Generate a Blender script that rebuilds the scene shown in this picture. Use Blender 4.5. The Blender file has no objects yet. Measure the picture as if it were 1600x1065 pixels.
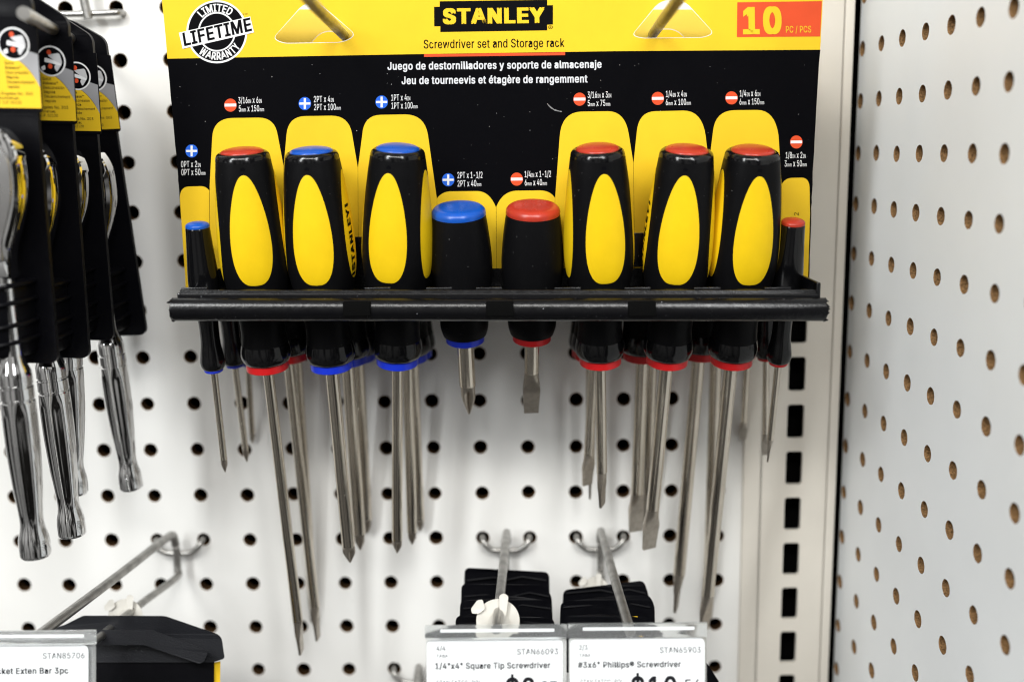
import bpy, bmesh, math, random
from mathutils import Vector, Matrix
from mathutils.geometry import tessellate_polygon
random.seed(7)
R_ = math.radians
sc = bpy.context.scene
C = sc.collection
K = 0.001                                   # the script thinks in millimetres

# ------------------------------------------------------------------ camera
F_PX, PITCH, YAW, ROLL = 1649.81, 0.17758, -0.0199, -0.0154
CAM = Vector((-22.374, -545.367, 129.818))
FW = Vector((math.sin(YAW) * math.cos(PITCH), math.cos(YAW) * math.cos(PITCH), -math.sin(PITCH)))
RT0 = Vector((math.cos(YAW), -math.sin(YAW), 0)); UP0 = RT0.cross(FW)
RT = RT0 * math.cos(ROLL) + UP0 * math.sin(ROLL)
UP = -RT0 * math.sin(ROLL) + UP0 * math.cos(ROLL)
cd = bpy.data.cameras.new('camera'); cam = bpy.data.objects.new('camera', cd); C.objects.link(cam)
cam.matrix_world = Matrix(((RT.x, UP.x, -FW.x, CAM.x * K), (RT.y, UP.y, -FW.y, CAM.y * K), (RT.z, UP.z, -FW.z, CAM.z * K), (0, 0, 0, 1)))
cd.sensor_width = 36; cd.lens = F_PX / 1600 * 36
cd.clip_start = 0.01; cd.clip_end = 20
cd.dof.use_dof = True; cd.dof.focus_distance = 0.458; cd.dof.aperture_fstop = 4.5
sc.camera = cam
sc.cycles.filter_width = 1.15

# ------------------------------------------------------------------ world, lamps, exposure
w = bpy.data.worlds.new('World'); sc.world = w; w.use_nodes = True
_n = w.node_tree.nodes; _l = w.node_tree.links          # the shop round about: pale ceiling, aisles of dark and light shelving
_tc = _n.new('ShaderNodeTexCoord'); _mp = _n.new('ShaderNodeMapping'); _mp.inputs['Scale'].default_value = (2.6, 2.6, 0.5); _l.new(_tc.outputs['Generated'], _mp.inputs[0])
_nz = _n.new('ShaderNodeTexNoise'); _nz.inputs['Scale'].default_value = 2.3; _nz.inputs['Detail'].default_value = 3; _l.new(_mp.outputs[0], _nz.inputs['Vector'])
_rp = _n.new('ShaderNodeValToRGB'); _e = _rp.color_ramp.elements; _e[0].position = .44; _e[0].color = (.05, .047, .043, 1); _e[1].position = .53; _e[1].color = (1.3, 1.28, 1.24, 1); _l.new(_nz.outputs['Fac'], _rp.inputs[0])
_sx = _n.new('ShaderNodeSeparateXYZ'); _l.new(_tc.outputs['Generated'], _sx.inputs[0])
_mr = _n.new('ShaderNodeMapRange'); _mr.inputs['From Min'].default_value = -.5; _mr.inputs['From Max'].default_value = .75; _mr.inputs['To Min'].default_value = .35; _mr.inputs['To Max'].default_value = 1.6; _l.new(_sx.outputs['Z'], _mr.inputs['Value'])
_mu = _n.new('ShaderNodeMix'); _mu.data_type = 'RGBA'; _mu.blend_type = 'MULTIPLY'; _mu.inputs['Factor'].default_value = 1; _l.new(_rp.outputs[0], _mu.inputs['A']); _l.new(_mr.outputs[0], _mu.inputs['B'])
_l.new(_mu.outputs['Result'], _n['Background'].inputs[0]); _n['Background'].inputs[1].default_value = 0.38
def area(name, loc, aim, sx, sy, power, col):
    l = bpy.data.lights.new(name, 'AREA'); l.shape = 'RECTANGLE'; l.size = sx; l.size_y = sy; l.energy = power; l.color = col
    o = bpy.data.objects.new(name, l); C.objects.link(o); o.location = loc
    o.rotation_euler = (Vector(aim) - Vector(loc)).to_track_quat('-Z', 'Y').to_euler()
area('ceiling_tube_light', (-0.25, -1.45, 1.15), (0, 0, 0.0), 1.5, 0.22, 27, (1, 0.985, 0.95))
area('ceiling_tube_light', (-0.95, -1.4, 1.0), (0, 0, 0.0), 0.22, 1.4, 22.5, (0.96, 0.99, 1))
area('ceiling_tube_light', (0.55, -1.6, 1.2), (0, 0, 0.0), 0.22, 1.4, 20, (0.98, 0.99, 1))
vs = sc.view_settings; vs.view_transform = 'Standard'; vs.look = 'None'; vs.exposure = 0; vs.gamma = 1; vs.use_curve_mapping = False

# ------------------------------------------------------------------ pixels to points on real planes
def ray(px, py):
    return FW + RT * ((px - 800) / F_PX) - UP * ((py - 532.5) / F_PX)
def atY(px, py, Y):
    d = ray(px, py); return CAM + d * ((Y - CAM.y) / d.y)
def atZ(px, py, Z):
    d = ray(px, py); return CAM + d * ((Z - CAM.z) / d.z)
class Plane:
    def __init__(s, p, n): s.p = Vector(p); s.n = Vector(n).normalized()
    def __call__(s, px, py, off=0.0):
        d = ray(px, py); return CAM + d * (((s.p + s.n * off) - CAM).dot(s.n) / d.dot(s.n))

# ------------------------------------------------------------------ materials
def pset(b, **kw):
    for k, v in kw.items():
        n = k.replace('_', ' ')
        if n in b.inputs: b.inputs[n].default_value = v
def mat(name, col, rough=0.5, metal=0.0, spec=0.5, var=0.0, vscale=300.0, bump=0.0, bscale=2000.0, specks=0.0, speck_scale=260.0, speck_col=(0.55, 0.55, 0.55), rvar=0.0, coat=0.0, stretch=None, trans=0.0, ior=1.45, var_col=None):
    m = bpy.data.materials.new(name); m.use_nodes = True
    nt = m.node_tree; N = nt.nodes; L = nt.links; b = N['Principled BSDF']
    b.inputs['Base Color'].default_value = (*col, 1); b.inputs['Roughness'].default_value = rough; b.inputs['Metallic'].default_value = metal
    b.inputs['Specular IOR Level'].default_value = spec; b.inputs['IOR'].default_value = ior
    b.inputs['Transmission Weight'].default_value = trans; b.inputs['Coat Weight'].default_value = coat
    b.inputs['Coat Roughness'].default_value = 0.08
    tc = N.new('ShaderNodeTexCoord'); src = tc.outputs['Object']
    if stretch:
        mp = N.new('ShaderNodeMapping'); mp.inputs['Scale'].default_value = stretch; L.new(src, mp.inputs[0]); src = mp.outputs[0]
    out = None
    if var or rvar:
        nz = N.new('ShaderNodeTexNoise'); nz.inputs['Scale'].default_value = vscale; nz.inputs['Detail'].default_value = 5; L.new(src, nz.inputs['Vector'])
    if var:
        mx = N.new('ShaderNodeMix'); mx.data_type = 'RGBA'
        c2 = var_col or tuple(c * (1 - var) for c in col)
        mx.inputs['A'].default_value = (*col, 1); mx.inputs['B'].default_value = (*c2, 1)
        rp = N.new('ShaderNodeValToRGB'); rp.color_ramp.elements[0].position = 0.38; rp.color_ramp.elements[1].position = 0.68
        L.new(nz.outputs['Fac'], rp.inputs[0]); L.new(rp.outputs[0], mx.inputs['Factor']); out = mx.outputs['Result']
    if specks:
        vo = N.new('ShaderNodeTexVoronoi'); vo.inputs['Scale'].default_value = speck_scale; L.new(src, vo.inputs['Vector'])
        mr = N.new('ShaderNodeMath'); mr.operation = 'LESS_THAN'; L.new(vo.outputs['Distance'], mr.inputs[0])
        sx = N.new('ShaderNodeSeparateColor'); L.new(vo.outputs['Color'], sx.inputs[0])
        pw = N.new('ShaderNodeMath'); pw.operation = 'POWER'; L.new(sx.outputs[0], pw.inputs[0]); pw.inputs[1].default_value = 7
        ml = N.new('ShaderNodeMath'); ml.operation = 'MULTIPLY'; L.new(pw.outputs[0], ml.inputs[0]); ml.inputs[1].default_value = specks; L.new(ml.outputs[0], mr.inputs[1])
        gm = N.new('ShaderNodeMath'); gm.operation = 'MULTIPLY'; L.new(mr.outputs[0], gm.inputs[0]); L.new(sx.outputs[1], gm.inputs[1])
        m2 = N.new('ShaderNodeMix'); m2.data_type = 'RGBA'; L.new(gm.outputs[0], m2.inputs['Factor'])
        if out: L.new(out, m2.inputs['A'])
        else: m2.inputs['A'].default_value = (*col, 1)
        m2.inputs['B'].default_value = (*speck_col, 1); out = m2.outputs['Result']
    if out: L.new(out, b.inputs['Base Color'])
    if rvar:
        ma = N.new('ShaderNodeMath'); ma.operation = 'MULTIPLY_ADD'; L.new(nz.outputs['Fac'], ma.inputs[0]); ma.inputs[1].default_value = rvar; ma.inputs[2].default_value = rough - rvar * 0.5
        L.new(ma.outputs[0], b.inputs['Roughness'])
    if bump:
        nb = N.new('ShaderNodeTexNoise'); nb.inputs['Scale'].default_value = bscale; nb.inputs['Detail'].default_value = 4; L.new(src, nb.inputs['Vector'])
        bp = N.new('ShaderNodeBump'); bp.inputs['Strength'].default_value = bump; bp.inputs['Distance'].default_value = 0.0003
        L.new(nb.outputs['Fac'], bp.inputs['Height']); L.new(bp.outputs[0], b.inputs['Normal'])
    return m
M = {}
M['peg'] = mat('white_hardboard_paint', (0.785, 0.78, 0.755), 0.42, spec=0.4, var=0.06, vscale=16, bump=0.12, bscale=900, rvar=0.15, specks=0.05, speck_scale=90, speck_col=(0.5, 0.48, 0.44))
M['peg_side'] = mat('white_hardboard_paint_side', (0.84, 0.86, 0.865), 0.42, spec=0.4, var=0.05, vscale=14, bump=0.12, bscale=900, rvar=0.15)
M['fibre'] = mat('brown_hardboard_fibre', (0.30, 0.17, 0.075), 0.85, spec=0.1, var=0.75, vscale=1400, bump=0.6, bscale=1800)
M['fibre_shade'] = mat('shaded_hardboard_fibre', (0.05, 0.027, 0.012), 0.9, spec=0.05, var=0.6, vscale=1400)  # same fibre darkened, painting in the shade inside the back board's holes
M['void'] = mat('dark_recess', (0.004, 0.004, 0.004), 0.9, spec=0.0)
M['post'] = mat('warm_grey_enamel', (0.66, 0.62, 0.55), 0.38, spec=0.45, var=0.07, vscale=22, bump=0.06, bscale=700, rvar=0.15)
M['card_black'] = mat('black_print_card', (0.002, 0.002, 0.0028), 0.45, spec=0.04, specks=0.105, speck_scale=620, bump=0.05, bscale=1200, rvar=0.12)
M['card_yellow'] = mat('yellow_print_card', (0.77, 0.50, 0.018), 0.42, spec=0.3, var=0.06, vscale=60, bump=0.06, bscale=900)
M['card_edge'] = mat('card_board_core', (0.80, 0.76, 0.66), 0.9, spec=0.1, var=0.15, vscale=900)
M['card_lit'] = mat('lit_yellow_card', (0.84, 0.62, 0.09), 0.35, spec=0.4, var=0.05, vscale=60)  # card yellow made paler, painting in the bright shine on the second card
M['scuff'] = mat('dull_scuff', (0.20, 0.20, 0.20), 0.7, spec=0.1)
M['ink_white'] = mat('white_print_ink', (0.74, 0.74, 0.74), 0.5, spec=0.2)
M['ink_grey'] = mat('pale_grey_print_ink', (0.60, 0.61, 0.63), 0.5, spec=0.2)
M['ink_red'] = mat('red_print_ink', (0.66, 0.075, 0.022), 0.45, spec=0.25, var=0.08, vscale=80)
M['ink_blue'] = mat('blue_print_ink', (0.02, 0.12, 0.62), 0.45, spec=0.25)
M['ink_black'] = mat('black_print_ink', (0.003, 0.003, 0.004), 0.5, spec=0.05)
M['ink_text'] = mat('toner_black', (0.012, 0.012, 0.015), 0.7, spec=0.1)
M['handle'] = mat('matte_black_handle_plastic', (0.0035, 0.0035, 0.004), 0.42, spec=0.09, bump=0.15, bscale=2600, specks=0.13, speck_scale=700, speck_col=(0.22, 0.22, 0.22), rvar=0.15)
M['gloss_black'] = mat('glossy_black_plastic', (0.003, 0.003, 0.0035), 0.14, spec=0.45)
M['grip'] = mat('yellow_grip_plastic', (0.73, 0.485, 0.006), 0.48, spec=0.25, var=0.05, vscale=120, bump=0.12, bscale=2200, specks=0.08, speck_scale=600, speck_col=(0.4, 0.25, 0.01))
M['cap_red'] = mat('red_cap_plastic', (0.40, 0.032, 0.016), 0.3, spec=0.45, var=0.15, vscale=260, rvar=0.2)
M['cap_blue'] = mat('blue_cap_plastic', (0.005, 0.075, 0.40), 0.3, spec=0.45, var=0.12, vscale=260, rvar=0.2)
M['ring_red'] = mat('red_ring_plastic', (0.50, 0.01, 0.012), 0.3, spec=0.4)
M['ring_blue'] = mat('blue_ring_plastic', (0.008, 0.03, 0.52), 0.3, spec=0.4)
M['steel'] = mat('nickel_plated_steel', (0.74, 0.67, 0.57), 0.17, metal=1, var=0.25, vscale=220, stretch=(1, 1, 0.12), rvar=0.2)
M['tip'] = mat('dull_blade_tip', (0.46, 0.41, 0.35), 0.33, metal=0.95, var=0.16, vscale=500, rvar=0.2)
M['chrome'] = mat('polished_chrome', (0.86, 0.86, 0.86), 0.05, metal=1, rvar=0.05, vscale=200)
M['satin'] = mat('satin_steel', (0.62, 0.61, 0.60), 0.28, metal=1, var=0.15, vscale=150, rvar=0.1)
M['zinc'] = mat('zinc_plated_wire', (0.40, 0.39, 0.37), 0.34, metal=0.95, var=0.3, vscale=160, rvar=0.25)
M['rack'] = mat('black_rack_plastic', (0.0018, 0.0018, 0.0025), 0.24, spec=0.42, bump=0.25, bscale=900, specks=0.15, speck_scale=600, speck_col=(0.3, 0.3, 0.32), rvar=0.2)
M['pack'] = mat('black_pack_plastic', (0.002, 0.002, 0.003), 0.4, spec=0.13, bump=0.08, bscale=500, rvar=0.2)
M['case'] = mat('charcoal_case_plastic', (0.009, 0.0095, 0.012), 0.42, spec=0.4, bump=0.35, bscale=1500)
M['label_grey'] = mat('grey_label_print', (0.30, 0.30, 0.31), 0.4, spec=0.3)
M['paper'] = mat('white_label_paper', (0.76, 0.78, 0.79), 0.7, spec=0.2, var=0.02, vscale=100)
M['clear'] = mat('clear_holder_plastic', (0.93, 0.95, 0.95), 0.12, spec=0.5, trans=0.92, ior=1.42)
M['white_clip'] = mat('white_nylon', (0.56, 0.54, 0.49), 0.4, spec=0.3, var=0.05, vscale=200)
M['skin'] = mat('printed_hand_grey', (0.55, 0.55, 0.56), 0.4, spec=0.3)

# ------------------------------------------------------------------ mesh helpers
class MB:
    def __init__(s): s.v = []; s.f = []; s.m = []; s.sm = []
    def add(s, vs, fs, m=0, smooth=True):
        o = len(s.v); s.v += [Vector(v) for v in vs]
        for f in fs: s.f.append([i + o for i in f]); s.m.append(m); s.sm.append(smooth)
    def box(s, x0, x1, y0, y1, z0, z1, m=0):
        s.add([(x, y, z) for x in (x0, x1) for y in (y0, y1) for z in (z0, z1)],
              [(0, 1, 3, 2), (4, 6, 7, 5), (0, 4, 5, 1), (2, 3, 7, 6), (0, 2, 6, 4), (1, 5, 7, 3)], m, False)
    def loft(s, rings, m=0, close=True, cap0=True, cap1=True, smooth=True):
        n = len(rings[0]); vs = [p for r in rings for p in r]; fs = []
        for i in range(len(rings) - 1):
            for j in range(n if close else n - 1):
                a = i * n + j; b = i * n + (j + 1) % n
                fs.append((a, b, b + n, a + n))
        if cap0: fs.append(tuple(reversed(range(n))))
        if cap1: fs.append(tuple(range((len(rings) - 1) * n, len(rings) * n)))
        s.add(vs, fs, m, smooth)
    def lathe(s, prof, seg=32, m=0, fn=None, cap0=True, cap1=True):
        rings = []
        for z, r in prof:
            ring = []
            for j in range(seg):
                t = 2 * math.pi * j / seg; k = fn(t, z) if fn else 1
                ring.append((r * k * math.cos(t), r * k * math.sin(t), z))
            rings.append(ring)
        s.loft(rings, m, cap0=cap0, cap1=cap1)
    def tube(s, path, r, seg=12, m=0):
        path = [Vector(p) for p in path]; rings = []; ref = None
        for i, p in enumerate(path):
            d = ((path[min(i + 1, len(path) - 1)] - path[max(i - 1, 0)])).normalized()
            if ref is None:
                ref = Vector((0, 0, 1)) if abs(d.z) < 0.9 else Vector((1, 0, 0))
            a = (ref - d * ref.dot(d)).normalized(); b = d.cross(a); ref = a
            rr = r(i / (len(path) - 1)) if callable(r) else r
            rings.append([p + a * rr * math.cos(2 * math.pi * j / seg) + b * rr * math.sin(2 * math.pi * j / seg) for j in range(seg)])
        s.loft(rings, m)
    def poly(s, loops, fn, off=0.0, m=0, thick=0.0, m_side=None, m_back=None):
        """planar polygon (2D loops, outer first) laid on surface fn(u, v, off); with thickness it gets a back and sides"""
        tri = tessellate_polygon([[Vector((p[0], p[1], 0)) for p in l] for l in loops])
        flat = [p for l in loops for p in l]
        s.add([fn(p[0], p[1], off) for p in flat], tri, m, False)
        if thick:
            s.add([fn(p[0], p[1], off - thick) for p in flat], [tuple(reversed(t)) for t in tri], m if m_back is None else m_back, False)
            for l in loops:
                n = len(l)
                s.add([fn(p[0], p[1], off) for p in l] + [fn(p[0], p[1], off - thick) for p in l],
                      [(i, (i + 1) % n, n + (i + 1) % n, n + i) for i in range(n)], m if m_side is None else m_side, False)
    def build(s, name, mats, parent=None, base=None, bevel=0.0, sharp=35, fix=True, local=False):
        me = bpy.data.meshes.new(name)
        off = Vector((0, 0, 0)) if local else (Vector(base) if base is not None else (Vector(parent.location) / K if parent else Vector((0, 0, 0))))
        if not local and parent and parent.parent: off = (Vector(parent.location) + Vector(parent.parent.location)) / K
        me.from_pydata([tuple((v - off) * K) for v in s.v], [], s.f)
        for mm in (mats if isinstance(mats, list) else [mats]): me.materials.append(M[mm])
        me.polygons.foreach_set('material_index', s.m); me.polygons.foreach_set('use_smooth', s.sm)
        bm = bmesh.new(); bm.from_mesh(me)
        if bevel:
            bmesh.ops.remove_doubles(bm, verts=bm.verts, dist=1e-6)
            ed = [e for e in bm.edges if len(e.link_faces) == 2 and e.calc_face_angle(0) > R_(30)]
            bmesh.ops.bevel(bm, geom=ed, offset=bevel * K, segments=3, profile=0.5, affect='EDGES', clamp_overlap=True)
            for f in bm.faces: f.smooth = True
        if fix: bmesh.ops.recalc_face_normals(bm, faces=bm.faces)
        bm.to_mesh(me); bm.free()
        me.set_sharp_from_angle(angle=R_(sharp))
        o = bpy.data.objects.new(name, me); C.objects.link(o)
        if parent: o.parent = parent
        elif base is not None: o.location = Vector(base) * K
        return o
def tag(o, label=None, cat=None, group=None, kind=None):
    if label: o['label'] = label
    if cat: o['category'] = cat
    if group: o['group'] = group
    if kind: o['kind'] = kind
    return o
def thing(name, loc, label, cat, group=None):
    o = bpy.data.objects.new(name, None); C.objects.link(o); o.location = Vector(loc) * K; o.empty_display_size = 0.01
    return tag(o, label, cat, group)
def dup(root, label, loc=None):
    """a copy of a thing, its parts and their sub-parts"""
    r = root.copy(); C.objects.link(r); r['label'] = label
    if loc is not None: r.location = loc
    for ch in list(root.children):
        c = ch.copy(); C.objects.link(c); c.parent = r
        for g in ch.children:
            d = g.copy(); C.objects.link(d); d.parent = c
    return r
def rounded(pts, rad, n=7):
    out = []; N = len(pts)
    for i, p in enumerate(pts):
        p = Vector((p[0], p[1])); a = Vector(pts[i - 1][:2]); b = Vector(pts[(i + 1) % N][:2])
        r = pts[i][2] if len(pts[i]) > 2 else rad
        da = (a - p); db = (b - p); r = min(r, da.length * 0.49, db.length * 0.49)
        if r <= 0: out.append((p.x, p.y)); continue
        A = p + da.normalized() * r; B = p + db.normalized() * r
        for k in range(n + 1):
            t = k / n; q = A * (1 - t) ** 2 + p * 2 * t * (1 - t) + B * t * t; out.append((q.x, q.y))
    return out
def bez(pts, n=8):
    """polyline through a list in which ('c', ctrl, end) makes a quadratic corner"""
    out = []
    for p in pts:
        if p[0] == 'c':
            a = Vector(out[-1]); c = Vector(p[1]); e = Vector(p[2])
            for k in range(1, n + 1):
                t = k / n; q = a * (1 - t) ** 2 + c * 2 * t * (1 - t) + e * t * t; out.append((q.x, q.y))
        else: out.append((p[0], p[1]))
    return out
def spline(pts, n=6):
    P = [Vector(p) for p in pts]; out = []
    for i in range(len(P) - 1):
        a = P[max(i - 1, 0)]; b = P[i]; c = P[i + 1]; d = P[min(i + 2, len(P) - 1)]
        for k in range(n):
            t = k / n
            out.append(0.5 * ((2 * b) + (c - a) * t + (2 * a - 5 * b + 4 * c - d) * t * t + (3 * b - a - 3 * c + d) * t ** 3))
    out.append(P[-1]); return out
def ellipse(cx, cy, rx, ry, n=40, rot=0.0):
    return [(cx + rx * math.cos(t) * math.cos(rot) - ry * math.sin(t) * math.sin(rot), cy + rx * math.cos(t) * math.sin(rot) + ry * math.sin(t) * math.cos(rot)) for t in [2 * math.pi * i / n for i in range(n)]]

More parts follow.
